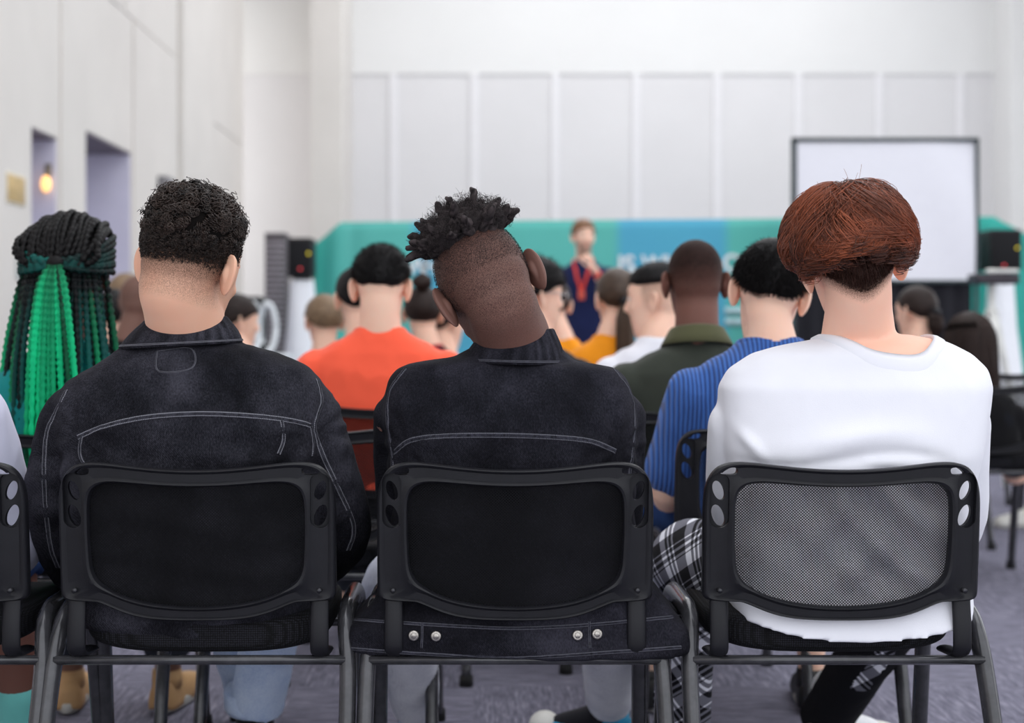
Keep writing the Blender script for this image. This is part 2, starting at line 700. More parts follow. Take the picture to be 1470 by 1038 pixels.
mb.build('housing', plain('grey_box', lin(120, 118, 122)), ex)
# lamp on the jamb of the first doorway
lp = thing('wall_lamp', 'warm glowing lamp on the jamb of the narrow first doorway', 'lamp', (XL - 0.055, 10.215, 2.03))
mb = MB()
tube(mb, [(0, 0, 0.10), (0, -0.03, 0.10), (0, -0.055, 0.07)], 0.008, 10)
box(mb, (-0.025, -0.006, 0.05), (0.025, 0.0, 0.14), 0.003)
mb.build('bracket', plain('lamp_bracket', lin(150, 140, 125), 0.4, 0.5, 0.6), lp)
mb = MB()
ellipsoid(mb, (0, -0.06, -0.01), (0.034, 0.034, 0.06))
mb.build('lamp_shade', glow('lamp_glass', lin(255, 196, 120), 1.5), lp)
# ================================================================ the stacking chair
plastic_m = plain('black_plastic', lin(24, 24, 29), 0.45, 0.28, var=0.12, scale=30, bmp=0.18, bscale=900)
tube_m = plain('dark_grey_enamel_tube', lin(62, 62, 66), 0.24, 0.5, metal=0.3, var=0.3, scale=30, coat=0.3)
net_m = plain('black_netting', lin(14, 14, 17), 0.7, 0.15, var=0.05)
screw_m = plain('dark_screw', lin(62, 62, 66), 0.35, 0.5, 0.8)
rubber_m = plain('black_rubber', lin(20, 20, 22), 0.8)


def seat_cloth():
    m, nt, bs, _ = new_mat('seat_mesh_cloth')
    tc = nt.nodes.new('ShaderNodeTexCoord')
    v = nt.nodes.new('ShaderNodeTexVoronoi')
    v.inputs['Scale'].default_value = 260
    v.inputs['Randomness'].default_value = 0.15
    link(nt, tc.outputs['Object'], v.inputs['Vector'])
    r = ramp(nt, v.outputs['Distance'], [(0.2, lin(38, 38, 45)), (0.55, lin(9, 9, 11))])
    link(nt, r.outputs[0], bs.inputs['Base Color'])
    bs.inputs['Roughness'].default_value = 0.85
    bs.inputs['Specular IOR Level'].default_value = 0.2
    bump(nt, bs, v.outputs['Distance'], 0.5, 0.002)
    return m


seat_m = seat_cloth()


def loop_pts(kind, n=240):
    """Outer or inner rim of the backrest as seen from behind, (x, z)."""
    a = np.linspace(0, 1, 3000)

    def half(hw, h, p):
        # superellipse |x/hw|^p + |z/h|^p = 1, sampled along x and along z so no stretch is bare
        x = np.concatenate([a * hw, hw * (1 - a ** p) ** (1 / p)])
        z = np.concatenate([h * (1 - a ** p) ** (1 / p), a * h])
        return np.concatenate([x, -x]), np.concatenate([z, z])
    if kind == 'outer':
        hw, zc = 0.235, 0.66
        xt, zt = half(hw, 0.140, 5.0)
        zt = zt - 0.026 * np.clip(1 - (xt / 0.21) ** 2, 0, 1) * np.clip(zt / 0.14, 0, 1) ** 3
        xb, zb = half(hw, 0.113, 26)
        q = np.clip(1 - np.abs(xb / 0.172) ** 2.6, 0, 1)
        q = 0.55 * q * q * (3 - 2 * q) + 0.45 * q
        zb = zb + 0.030 * q * np.clip(zb / 0.113, 0, 1) ** 6
    else:
        hw, zc = 0.182, 0.66
        xt, zt = half(hw, 0.101, 6.0)
        zt = zt - 0.016 * np.clip(1 - (xt / hw) ** 2, 0, 1) * np.clip(zt / 0.1, 0, 1) ** 3
        xb, zb = half(hw, 0.090, 6.0)
        zb = zb + 0.030 * np.clip(1 - (xb / hw) ** 2, 0, 1) * np.clip(zb / 0.09, 0, 1) ** 3
        xb = xb * (1 - 0.02 * np.clip(zb / 0.09, 0, 1))
    x, z = np.concatenate([xt, xb]), zc + np.concatenate([zt, -zb])
    ang = np.mod(np.arctan2((z - 0.66) * 1.7, x), 2 * PI)
    want = np.linspace(0, 2 * PI, n, endpoint=False)
    o = np.argsort(ang)
    aa = np.concatenate([ang[o] - 2 * PI, ang[o], ang[o] + 2 * PI])
    return np.stack([np.interp(want, aa, np.tile(x[o], 3)), np.interp(want, aa, np.tile(z[o], 3))], -1)


def bend(V):
    """The backrest leans back and its sides come forward round the sitter."""
    V = V.copy()
    V[:, 1] += 0.022 * (V[:, 0] / 0.235) ** 2 - 0.09 * (V[:, 2] - 0.64)
    return V


def boolean(o, cutter):
    m = o.modifiers.new('b', 'BOOLEAN')
    m.operation, m.solver, m.object = 'DIFFERENCE', 'EXACT', cutter
    dg = bpy.context.evaluated_depsgraph_get()
    me = bpy.data.meshes.new_from_object(o.evaluated_get(dg))
    o.modifiers.clear()
    o.data = me
    bpy.data.objects.remove(cutter)


def make_back_frame(parent):
    O, I = loop_pts('outer'), loop_pts('inner')
    n = len(O)
    rings = []
    B0, B1 = -0.012, 0.012            # rear and front face
    # profile from the outer rim to the inner rim, seen in section: both rims stand proud of the panel
    prof = [(0.0, 0.5), (0.0, -0.5), (0.03, -0.85), (0.09, -1.0), (0.16, -0.9), (0.24, -0.62), (0.70, -0.62), (0.80, -0.88), (0.88, -1.0), (0.95, -0.85), (1.0, -0.3), (1.0, 0.4), (0.94, 0.8), (0.5, 0.85), (0.06, 0.8)]
    for s, h in prof:
        p = O * (1 - s) + I * s
        rings.append(np.stack([p[:, 0], np.full(n, h * 0.013), p[:, 1]], -1))
    rings.append(rings[0])
    R = np.array(rings[:-1])
    k = len(R)
    V = R.reshape(-1, 3)
    f = grid_faces(k, n)
    kk = np.arange(n)
    f2 = np.stack([(k - 1) * n + kk, (k - 1) * n + (kk + 1) % n, (kk + 1) % n, kk], -1)
    mb = MB()
    mb.add(V, [f, f2])
    o = mb.build('backrest_frame', plastic_m, None)
    bm = bmesh.new()
    bm.from_mesh(o.data)
    bmesh.ops.recalc_face_normals(bm, faces=bm.faces)
    bm.to_mesh(o.data)
    bm.free()
    # the corner pockets and their three openings
    for sx in (-1, 1):
        cut = MB()
        a = np.linspace(0, 2 * PI, 28, endpoint=False)
        cx = sx * 0.2095
        px = cx + 0.0165 * np.cos(a)
        pz = np.where(np.sin(a) >= 0, 0.752, 0.690) + 0.0165 * np.sin(a)
        loft(cut, [np.stack([px, np.full(28, y), pz], -1) for y in (-0.03, 0.001)])
        cu = cut.build('cut', [])
        fixn(cu)
        boolean(o, cu)
        for (ez, rx, rz) in ((0.737, 0.0095, 0.0165), (0.694, 0.0105, 0.0185)):
            cut = MB()
            qx, qz = rx * np.cos(a), rz * np.sin(a)
            px = cx + qx + qz * 0.25 * sx
            pz = ez + qz
            loft(cut, [np.stack([px, np.full(28, y), pz], -1) for y in (-0.03, 0.03)])
            cu = cut.build('cut', [])
            fixn(cu)
            boolean(o, cu)
        cut = MB()
        tri = np.array([(-0.2065, 0.7655), (-0.184, 0.7655), (-0.1795, 0.7735), (-0.1845, 0.7775), (-0.195, 0.776)])
        tri = smooth_closed(tri, 20)
        loft(cut, [np.stack([tri[:, 0] * (-sx), np.full(len(tri), y), tri[:, 1]], -1) for y in (-0.03, 0.03)])
        cu = cut.build('cut', [])
        fixn(cu)
        boolean(o, cu)
    V, N, F = mesh_arrays(o.data)
    V = bend(V)
    V[:, 1] -= 0.205
    o.data.vertices.foreach_set('co', V.astype(np.float32).ravel())
    o.data.polygons.foreach_set('use_smooth', np.full(len(o.data.polygons), True))
    try:
        o.data.set_sharp_from_angle(angle=math.radians(38))
    except Exception:
        pass
    o.data.materials.clear()
    o.data.materials.append(plastic_m)
    o.data.polygons.foreach_set('material_index', np.zeros(len(o.data.polygons), np.int32))
    o.data.update()
    o.parent = parent
    return o


def smooth_closed(P, n):
    P = np.asarray(P)
    Q = np.concatenate([P[-1:], P, P[:2]])
    t = np.linspace(0, len(P), n, endpoint=False)
    i = t.astype(int)
    u = (t - i)[:, None]
    p0, p1, p2, p3 = Q[i], Q[i + 1], Q[i + 2], Q[np.minimum(i + 3, len(Q) - 1)]
    return 0.5 * (2 * p1 + (p2 - p0) * u + (2 * p0 - 5 * p1 + 4 * p2 - p3) * u ** 2 + (3 * p1 - p0 - 3 * p2 + p3) * u ** 3)


def fixn(o):
    bm = bmesh.new()
    bm.from_mesh(o.data)
    bmesh.ops.recalc_face_normals(bm, faces=bm.faces)
    bm.to_mesh(o.data)
    bm.free()


def make_net(parent):
    """Woven netting: a sheet of square cells set corner to corner, each with an open middle."""
    I = loop_pts('inner', 120)
    p = 0.0049
    us = np.arange(-42, 43)
    ws = np.arange(-26, 26)
    cells = []
    for par in (0, 1):
        X, Z = np.meshgrid((us + 0.5 * par) * p * 1.05, (ws + 0.5 * par) * p, indexing='ij')
        cells.append(np.stack([X.ravel(), Z.ravel() + 0.655], -1))
    c = np.concatenate(cells)
    poly = I * np.array([1.03, 1]) + np.array([0, 0])
    poly[:, 1] = 0.655 + (I[:, 1] - 0.655) * 1.05
    inside = np.zeros(len(c), bool)
    j = len(poly) - 1
    for i in range(len(poly)):
        xi, zi = poly[i]
        xj, zj = poly[j]
        m = ((zi > c[:, 1]) != (zj > c[:, 1])) & (c[:, 0] < (xj - xi) * (c[:, 1] - zi) / (zj - zi + 1e-12) + xi)
        inside ^= m
        j = i
    c = c[inside]
    hx, hz = p * 1.05 / 2, p / 2
    corner = np.array([(hx, 0), (0, hz), (-hx, 0), (0, -hz)])
    k = 0.65
    n = len(c)
    out = (c[:, None] + corner[None])
    inn = (c[:, None] + corner[None] * k)
    key = np.round(out.reshape(-1, 2) / (p * 0.1)).astype(np.int64)
    uq, idx = np.unique(key, axis=0, return_inverse=True)
    idx = idx.reshape(-1)
    ov = np.zeros((len(uq), 2))
    ov[idx] = out.reshape(-1, 2)
    oi = idx.reshape(n, 4)
    ii = len(uq) + np.arange(n * 4).reshape(n, 4)
    F = np.concatenate([np.stack([oi[:, a], oi[:, (a + 1) % 4], ii[:, (a + 1) % 4], ii[:, a]], -1) for a in range(4)])
    P2 = np.concatenate([ov, inn.reshape(-1, 2)])
    V = np.stack([P2[:, 0], np.full(len(P2), 0.001), P2[:, 1]], -1)
    V = bend(V)
    V[:, 1] -= 0.205
    mb = MB()
    mb.add(V, F)
    return mb.build('back_netting', net_m, parent)


def make_chair(label):
    t = thing('conference_chair', label, 'chair')
    make_back_frame(t)
    make_net(t)
    for sx in (-1, 1):
        mb = MB()
        x = sx * 0.207
        tube(mb, smooth_path([(x, -0.178, 0.60), (x, -0.182, 0.55), (x, -0.189, 0.49), (x, -0.178, 0.457), (x, -0.10, 0.447)], 16), 0.016, 12, aspect=(1.0, 0.42), ref=(1, 0, 0), round_ends=False)
        mb.build('upright', plastic_m, t)
        mb = MB()
        X = sx * 0.252
        pts = [(sx * 0.258, -0.30, 0.02), (sx * 0.256, -0.235, 0.25), (sx * 0.254, -0.168, 0.42), (X - sx * 0.004, -0.138, 0.488), (X - sx * 0.006, -0.100, 0.512),
               (X - sx * 0.006, -0.05, 0.515), (X - sx * 0.006, 0.08, 0.512), (X - sx * 0.004, 0.135, 0.485), (X, 0.165, 0.40), (X + sx * 0.004, 0.205, 0.2), (X + sx * 0.006, 0.24, 0.02)]
        tube(mb, smooth_path(pts, 60), 0.0175, 20, aspect=(0.84, 1.15), ref=(1, 0, 0), round_ends=False)
        lg = mb.build('leg_frame', tube_m, t)
        for (fx, fy) in ((sx * 0.258, -0.304), (X + sx * 0.006, 0.243)):
            mb = MB()
            tube(mb, [(fx, fy, 0.0), (fx, fy, 0.03)], [0.02, 0.0185], 16, round_ends=False)
            mb.build('foot_cap', rubber_m, lg)
        mb = MB()
        tube(mb, [(sx * 0.208, -0.236, 0.567), (sx * 0.208, -0.207, 0.567)], 0.0042, 14, round_ends=False)
        V, F = mb.arrays()
        mb.V = [bend(V) + np.array([0, 0.0105, 0])]
        mb.build('screw', screw_m, t)
    for nm, y, z in (('rear_bar', -0.172, 0.4435), ('front_bar', 0.14, 0.4435)):
        mb = MB()
        tube(mb, [(-0.25, y, z), (0.25, y, z)], 0.0082, 14, round_ends=False)
        mb.build(nm, tube_m, t)
    mb = MB()

    def seat_fn(V):
        V = V.copy()
        k = np.clip((V[:, 1] - 0.1) / 0.15, 0, 1)
        V[:, 2] -= 0.022 * k ** 2
        r = np.clip(V[:, 0] / 0.212, -1, 1)
        V[:, 2] += np.where(V[:, 2] < 0.483, 0.014 * np.abs(r) ** 3, 0.010 * np.abs(r) ** 2)
        return V
    superell(mb, (0, 0.031, 0.482), (0.218, 0.197, 0.037), 0.42, 64, 29, fn=seat_fn)
    mb.build('seat', seat_m, t)
    return t
# ================================================================ people
def Rm(yaw, pitch, roll):
    """Head turn: yaw to the left, pitch down, roll with the top to the right (degrees)."""
    y, p, r = map(math.radians, (yaw, -pitch, roll))
    Rz = np.array([[math.cos(y), -math.sin(y), 0], [math.sin(y), math.cos(y), 0], [0, 0, 1]])
    Rx = np.array([[1, 0, 0], [0, math.cos(p), -math.sin(p)], [0, math.sin(p), math.cos(p)]])
    Ry = np.array([[math.cos(r), 0, math.sin(r)], [0, 1, 0], [-math.sin(r), 0, math.cos(r)]])
    return Ry @ Rz @ Rx


def ell_ring(c, hw, hd, n=48, e=2.3, arc=0.0):
    t = np.linspace(0, 2 * PI, n, endpoint=False)
    s = lambda v: np.sign(v) * np.abs(v) ** (2 / e)
    x, y = s(np.cos(t)) * hw, s(np.sin(t)) * hd
    return np.stack([c[0] + x, c[1] + y, c[2] + arc * (x / hw) ** 2 + 0 * y], -1)


class Head:
    """Head frame: x right, y to the face, z up, origin between the ears."""
    def __init__(self, c, yaw=0, pitch=0, roll=0, s=1.0, tall=1.0):
        self.c, self.R, self.s, self.tall = np.asarray(c, float), Rm(yaw, pitch, roll), s, tall
        self.P = Rm(0, pitch, 0)

    def w(self, p):
        p = np.asarray(p, float) * np.array([1, 1, self.tall]) * self.s
        return p @ self.R.T + self.c

    def l(self, p):
        return ((np.asarray(p) - self.c) @ self.R) / self.s / np.array([1, 1, self.tall])


def head_solid(mb, H):
    """Skull, face, jaw and nose as overlapping solids."""
    sub = MB()
    ellipsoid(sub, (0, -0.014, 0.032), (0.0755, 0.097, 0.088), nu=40, nv=24)
    ellipsoid(sub, (0, -0.04, -0.005), (0.066, 0.062, 0.06), nu=32, nv=18)
    prof = [(0.075, 0.006, 0.060, 0.074), (0.055, 0.012, 0.066, 0.079), (0.025, 0.016, 0.068, 0.077), (0.0, 0.020, 0.067, 0.071), (-0.03, 0.026, 0.062, 0.064),
            (-0.06, 0.034, 0.055, 0.054), (-0.085, 0.045, 0.046, 0.042), (-0.103, 0.053, 0.037, 0.033), (-0.118, 0.058, 0.025, 0.024)]
    loft(sub, [ell_ring((0, cy_, z), hw, hd, 40, 2.25) for z, cy_, hw, hd in prof][::-1])
    ellipsoid(sub, (0, 0.078, 0.036), (0.052, 0.016, 0.011), nu=24, nv=10)                    # brow
    tube(sub, [(0, 0.088, 0.026), (0, 0.098, 0.006), (0, 0.108, -0.016)], [0.009, 0.0105, 0.0125], 14)
    for sx in (-1, 1):
        ellipsoid(sub, (sx * 0.0125, 0.098, -0.02), (0.009, 0.011, 0.008), nu=14, nv=8)
        ellipsoid(sub, (sx * 0.040, 0.066, -0.012), (0.020, 0.015, 0.017), nu=16, nv=10)      # cheek
    for z, r in ((-0.049, 0.0065), (-0.060, 0.0078)):
        ellipsoid(sub, (0, 0.083, z), (0.025, 0.011, r), nu=20, nv=10)
    V, F = sub.arrays()
    sub.V = [H.w(V)]
    mb.merge(sub)


def ear(mb, H, sx, flare=28.0, es=1.12):
    """Ear with a rolled helix, a hollow concha and a lobe."""
    nr, nt = 13, 44
    th = np.linspace(0, 2 * PI, nt, endpoint=False)
    prof_r = np.linspace(0, 1, nr)
    a, b = 0.0175, 0.032
    up = np.sin(th)
    R_ = np.stack([a * np.cos(th) * (1.08 + 0.20 * up - 0.1 * np.cos(th)), b * up * (1.0 + 0.02 * up)], -1)
    F_, B_ = [], []
    for r in prof_r:
        q = R_ * r
        rim = np.exp(-((r - 0.88) / 0.10) ** 2) * 0.0052 * np.clip(0.72 + 0.55 * np.sin(th) + 0.55 * np.cos(th), 0.1, 1)
        anti = np.exp(-((r - 0.52) / 0.13) ** 2) * 0.0042 * np.clip(0.5 + np.cos(th) + 0.25 * np.sin(th), 0, 1)
        con = -0.007 * np.exp(-((r) / 0.36) ** 2)
        h = rim + anti + con
        F_.append(np.stack([q[:, 0], q[:, 1], h + 0.0006], -1))
        B_.append(np.stack([q[:, 0], q[:, 1], np.minimum(h, 0.001) * 0.6 - 0.0036 * (1 - r ** 3) - 0.0012], -1))
    ring = np.array(F_[1:] + B_[1:][::-1])
    sub = np.array(ring)
    # u back, v up, n outward  ->  head frame
    fl = math.radians(flare)
    u = np.array([sx * math.sin(fl), -math.cos(fl), 0.0])
    v = norm(np.array([0.0, -0.16, 1.0]))
    nrm = np.array([sx * math.cos(fl), math.sin(fl), 0.0])
    P = (sub[..., 0:1] * u + sub[..., 1:2] * v + sub[..., 2:3] * nrm) * es
    P = P + np.array([sx * 0.0745, -0.010, -0.004]) + u * 0.012
    m2 = MB()
    loft(m2, P)
    V, F = m2.arrays()
    m2.V = [H.w(V)]
    mb.merge(m2)


def hand(mb, wr, el, palm_n, curl=0.6, s=1.0, side=1):
    """Palm, four jointed fingers of different lengths and a thumb that leaves the side of the palm."""
    wr = np.asarray(wr, float)
    d = norm(wr - np.asarray(el))
    n = norm(palm_n - d * np.dot(palm_n, d))
    l = np.cross(d, n) * side
    tube(mb, [wr - d * 0.02, wr + d * 0.02 * s, wr + d * 0.055 * s, wr + d * 0.088 * s], np.array([0.026, 0.030, 0.038, 0.037]) * s, 16, aspect=(0.40, 1.0), ref=n)
    for k, (off, ln) in enumerate(((-0.029, 0.070), (-0.0098, 0.079), (0.0098, 0.074), (0.029, 0.058))):
        c = curl * (0.85 + 0.12 * k)
        p = wr + d * 0.082 * s + l * off * s
        dirn, pts, rr = d + l * off * 1.5, [p - d * 0.015 * s, p], [0.0098 * s, 0.0096 * s]
        ang = 0.0
        for j, f in enumerate((0.46, 0.30, 0.24)):
            ang += c * (0.75 if j == 0 else 0.9)
            st = math.cos(ang) * norm(dirn) + math.sin(ang) * n
            p = p + st * ln * f * s
            pts.append(p)
            rr.append((0.0090, 0.0082, 0.0070)[j] * s)
        tube(mb, smooth_path(pts, 14), np.interp(np.linspace(0, 1, 14), np.linspace(0, 1, 5), rr), 10)
    b = wr + d * 0.022 * s - l * 0.022 * s
    pts = [b, b + (d * 0.55 - l * 0.75 + n * 0.25) * 0.035 * s, b + (d * 1.25 - l * 1.05 + n * 0.5) * 0.045 * s, b + (d * 1.9 - l * 1.0 + n * 0.8) * 0.045 * s]
    tube(mb, smooth_path(pts, 12), np.linspace(0.0135, 0.0085, 12) * s, 10)


def body_mesh(J, H, rings, voxel, skin_m, root, stub_fn=None, tone=None, hands=True, curl=(0.7, 0.7), beard=0.0, ear_flare=34, palm=None, neck_r=(0.066, 0.056), inset=0.018, it=10):
    """The whole figure as one skin surface: trunk, neck, head, arms, legs, then ears and hands grown on."""
    mb = MB()
    zt = max(r[0][2] for r in rings)
    ins = lambda z: 0.007 + (inset - 0.007) * min(1, max(0, (zt - 0.10 - z) / 0.10))
    loft(mb, [ell_ring(c, max(hw - ins(c[2]), 0.02), max(hd - ins(c[2]), 0.02), 40, e) for (c, hw, hd, e, arc) in rings if c[2] > 0.5])
    nb = np.array(J['neck'])
    hb = H.w((0, -0.030, -0.035))
    h2 = H.w((0, -0.022, 0.01))
    tube(mb, smooth_path([nb - np.array([0, 0, 0.07]), nb, nb * 0.45 + hb * 0.55 + np.array([0, -0.004, 0]), hb, h2], 20), np.interp(np.linspace(0, 1, 20), [0, .25, .5, .75, 1], [neck_r[0] * 0.80, neck_r[0] * 0.97, neck_r[1], neck_r[1] * 1.0, neck_r[1] * 0.9]), 28, ref=(1, 0, 0))
    tube(mb, smooth_path([nb + np.array([0, 0.03, -0.05]), H.w((0, 0.03, -0.08))], 6), 0.046, 20)
    head_solid(mb, H)
    for sd in 'LR':
        s, e, w_ = (np.array(J[k + sd]) for k in ('sh', 'el', 'wr'))
        tube(mb, smooth_path([s, s * 0.5 + e * 0.5, e, e * 0.55 + w_ * 0.45, w_], 18), np.interp(np.linspace(0, 1, 18), [0, .25, .5, .7, 1], [0.050, 0.045, 0.039, 0.037, 0.026]), 16)
        h, k, a = (np.array(J[q + sd]) for q in ('hip', 'kn', 'an'))
        tube(mb, smooth_path([h, h * 0.5 + k * 0.5, k, k * 0.65 + a * 0.35, a], 20), np.interp(np.linspace(0, 1, 20), [0, .25, .5, .68, 1], [0.082, 0.072, 0.054, 0.052, 0.034]), 18)
        t = np.array(J['to' + sd])
        g_ = (t - a) * np.array([1, 1, 0])
        t = a + norm(g_) * min(np.linalg.norm(g_), 0.135)
        t[2] = a[2] - 0.062
        tube(mb, [a + np.array([0, 0, -0.03]), a * 0.5 + t * 0.5 + np.array([0, 0, -0.014]), t], [0.029, 0.027, 0.020], 14)
    V, N, F = remesh(mb, voxel, it)
    # face: sockets pressed in, mouth line, lips coloured
    L = H.l(V)
    near = (np.abs(L) < 0.2).all(1)
    disp = np.zeros((len(V), 3))
    for sx in (-1, 1):
        g = np.exp(-(((L - np.array([sx * 0.031, 0.083, 0.020])) / np.array([0.016, 0.03, 0.011])) ** 2).sum(1))
        disp[:, 1] -= 0.011 * g * near
    g = np.exp(-(((L - np.array([0, 0.092, -0.0545])) / np.array([0.022, 0.02, 0.0022])) ** 2).sum(1))
    disp[:, 1] -= 0.003 * g * near
    V = V + (disp * H.s) @ H.R.T
    L = H.l(V)
    lip = np.exp(-(((L - np.array([0, 0.092, -0.055])) / np.array([0.024, 0.02, 0.010])) ** 2).sum(1)) * near
    stub = np.zeros(len(V))
    if stub_fn is not None:
        stub = np.where(near, stub_fn(L, H), 0)
    if beard:
        bd = np.clip((-0.03 - L[:, 2]) / 0.02, 0, 1) * np.clip((L[:, 1] - 0.0) / 0.03, 0, 1) * (L[:, 2] > -0.16)
        stub = np.maximum(stub, np.where(near, bd * beard * (lip < 0.5), 0))
    brow = np.zeros(len(V))
    for sx in (-1, 1):
        brow = np.maximum(brow, np.exp(-(((L - np.array([sx * 0.033, 0.088, 0.041])) / np.array([0.017, 0.03, 0.0045])) ** 4).sum(1)))
    stub = np.maximum(stub, brow * near * 0.85)
    out = MB()
    out.add(V, F, 0, lip=lip, stub=stub)
    for sx in (-1, 1):
        ear(out, H, sx, ear_flare)
        e = MB()
        ellipsoid(e, (sx * 0.031, 0.073, 0.020), (0.0118,) * 3, nu=18, nv=12, mat=1)
        ellipsoid(e, (sx * 0.031, 0.0785, 0.020), (0.0058, 0.0068, 0.0058), nu=12, nv=8, mat=2)
        Ve, Fe = e.arrays()
        e.V = [H.w(Ve)]
        out.merge(e)
    if hands:
        for i, sd in enumerate('LR'):
            hand(out, J['wr' + sd], J['el' + sd], np.array(palm[i] if palm else (0.0, 0.15, -1.0)), curl[i], 1.0, 1 if sd == 'R' else -1)
    return out.build('body', [skin_m, eye_m, iris_m], root), V, N, F


eye_m = plain('eye_white', lin(225, 220, 215), 0.2, 0.5, var=0.02)
iris_m = plain('eye_iris', lin(40, 26, 20), 0.15, 0.5)


def garment(name, mats, root, rings, sleeves, voxel, neck=None, wrinkle=0.003, wscale=(9, 9, 5), extra=None, it=8, cut=None, wash=False):
    """A top: trunk and sleeves in one cloth, the neck hole cut out. Returns object, BVH, arrays."""
    mb = MB()
    loft(mb, [ell_ring(c, hw, hd, 56, e, arc) for (c, hw, hd, e, arc) in rings])
    for path, rad in sleeves:
        tube(mb, smooth_path(path, 16), np.interp(np.linspace(0, 1, 16), np.linspace(0, 1, len(rad)), rad), 24)
    V, N, F = remesh(mb, voxel, it)
    seed = rng.uniform(0, 50, 3)
    w1 = fbm(V * np.array(wscale) + seed, 3)
    w2 = 1 - np.abs(fbm(V * np.array(wscale) * 1.7 + seed[::-1], 2)) * 2.2
    d = wrinkle * (w1 * 0.9 + np.clip(w2, -1, 1) * 0.55)
    if extra is not None:
        d = d + extra(V, N)
    V = V + N * d[:, None]
    bv = bvh_of(V, F)
    attrs = {}
    if wash:
        attrs['wash'] = np.clip(w1 * 1.2, -1, 1) * 0.6
    Fk = F
    if neck is not None:
        c, rx, ry = neck[:3]
        ne = neck[3] if len(neck) > 3 else 2.4
        ins = (np.abs((V[:, 0] - c[0]) / rx) ** ne + np.abs((V[:, 1] - c[1]) / ry) ** ne < 1) & (V[:, 2] > c[2] - 0.12)
        Fk = [f[~ins[f].all(1)] for f in F]
    if cut is not None:
        kill = cut(V)
        Fk = [f[~kill[f].all(1)] for f in Fk]
    m = MB()
    m.add(V, Fk, 0, **attrs)
    return m.build(name, mats, root), bv, V


def neck_band(name, m, root, bv, neck, h=0.016, th=0.0035, lift=0.0, n=72, drop=0.0):
    """Ribbed band that follows the neck hole over the cloth."""
    c, rx, ry = neck[:3]
    pw = 2 / (neck[3] if len(neck) > 3 else 2.4)
    sp = lambda v: math.copysign(abs(v) ** pw, v)
    t = np.linspace(0, 2 * PI, n, endpoint=False)
    top, out = [], []
    for a in t:
        def hit(k):
            o = Vector((c[0] + rx * k * sp(math.cos(a)), c[1] + ry * k * sp(math.sin(a)), c[2] + 0.3))
            r = bv.ray_cast(o, Vector((0, 0, -1)), 0.6)
            return np.array(r[0]) if r[0] is not None else np.array([o.x, o.y, c[2] - 0.02])
        a1 = hit(1.06)
        for kk in np.arange(1.04, 0.45, -0.02):
            a0 = hit(kk)
            if np.linalg.norm(a0 - a1) >= h:
                break
        top.append(a0)
        out.append(a1)
    top, out = np.array(top), np.array(out)
    for _ in range(4):
        top = (np.roll(top, 1, 0) + top * 2 + np.roll(top, -1, 0)) / 4
        out = (np.roll(out, 1, 0) + out * 2 + np.roll(out, -1, 0)) / 4
    up = np.array([0, 0, 1.0])
    mb = MB()
    rings = [out - up * 0.004, out + up * th, (out + top) / 2 + up * (th * 1.5 + lift * 0.5), top + up * (th + lift), top + up * lift * 0.6, top - up * 0.008, out - up * 0.012]
    R = np.array(rings)
    V = R.reshape(-1, 3)
    k, nn = R.shape[0], n
    mb.add(V, [grid_faces(k, nn)])
    return mb.build(name, m, root)


def cap_mesh(H, hairline, thick, nu=72, nv=48, c=(0, -0.014, 0.032), r=(0.0755, 0.097, 0.088), lump=0.0, lscale=40):
    """Closed hair mass over the skull: thick(dir) outward where hairline(dir) > 0, tucked inside elsewhere."""
    d = sphere_dirs(nu, nv).reshape(-1, 3)
    P = d * np.array(r) + np.array(c)
    k = np.clip(hairline(P), -1, 1)
    t = np.where(k > 0, thick(P) * np.clip(k * 2.2, 0, 1) ** 0.6, -0.012)
    if lump:
        t = t + np.where(k > 0, lump * fbm(P * lscale + 3.1, 3), 0)
    n = norm(d / np.array(r))
    mb = MB()
    V = H.w(P + n * t[:, None])
    mb.add(V, grid_faces(nv, nu)[:, ::-1], tone=np.clip(0.2 + 0.3 * fbm(P * 60, 2), 0, 1))
    return mb


def nape(P, back=-0.045, front=0.062, side=0.0, sharp=0.03):
    """Short hairline: low at the back, above the ears at the sides, over the forehead in front."""
    y = P[:, 1]
    y = y + 0.012 * vnoise(P * 31)
    line = 0.006 * vnoise(P * 55 + 9) + np.where(y < -0.03, side + (back - side) * np.clip((-0.03 - y) / 0.06, 0, 1), side + (front - side) * np.clip((y + 0.03) / 0.10, 0, 1))
    return (P[:, 2] - line) / sharp


def scalp_strands(H, hairline, n, length, c=(0, -0.014, 0.032), r=(0.0765, 0.098, 0.089), K=5, down=0.5, jit=0.35, rad=0.0006, seed=1, out=1.0):
    """Short clipped hair, each strand rooted on the skull."""
    g = np.random.default_rng(seed)
    d = norm(g.normal(size=(n * 3, 3)))
    P = d * np.array(r) + np.array(c)
    k = hairline(P)
    ok = k > 0
    P, d, k = P[ok][:n], d[ok][:n], k[ok][:n]
    nrm = norm(d / np.array(r))
    L = length(P) if callable(length) else np.full(len(P), length)
    L = L * np.clip(k * 1.5, 0.15, 1) * g.uniform(0.7, 1.15, len(P))
    dirn = norm(nrm * out + np.array([0, -0.15, -down]) + g.normal(size=P.shape) * jit)
    t = np.linspace(0, 1, K)
    S = P[:, None] + dirn[:, None] * (L[:, None] * t)[..., None] + np.array([0, 0, -0.35 * down])[None, None] * (L[:, None] * t ** 2)[..., None]
    mb = MB()
    strands(mb, H.w(S.reshape(-1, 3)).reshape(S.shape), rad * (1 - 0.75 * t)[None], tone=np.clip(g.uniform(0, 0.6, len(P))[:, None] + 0.3 * t, 0, 1))
    return mb


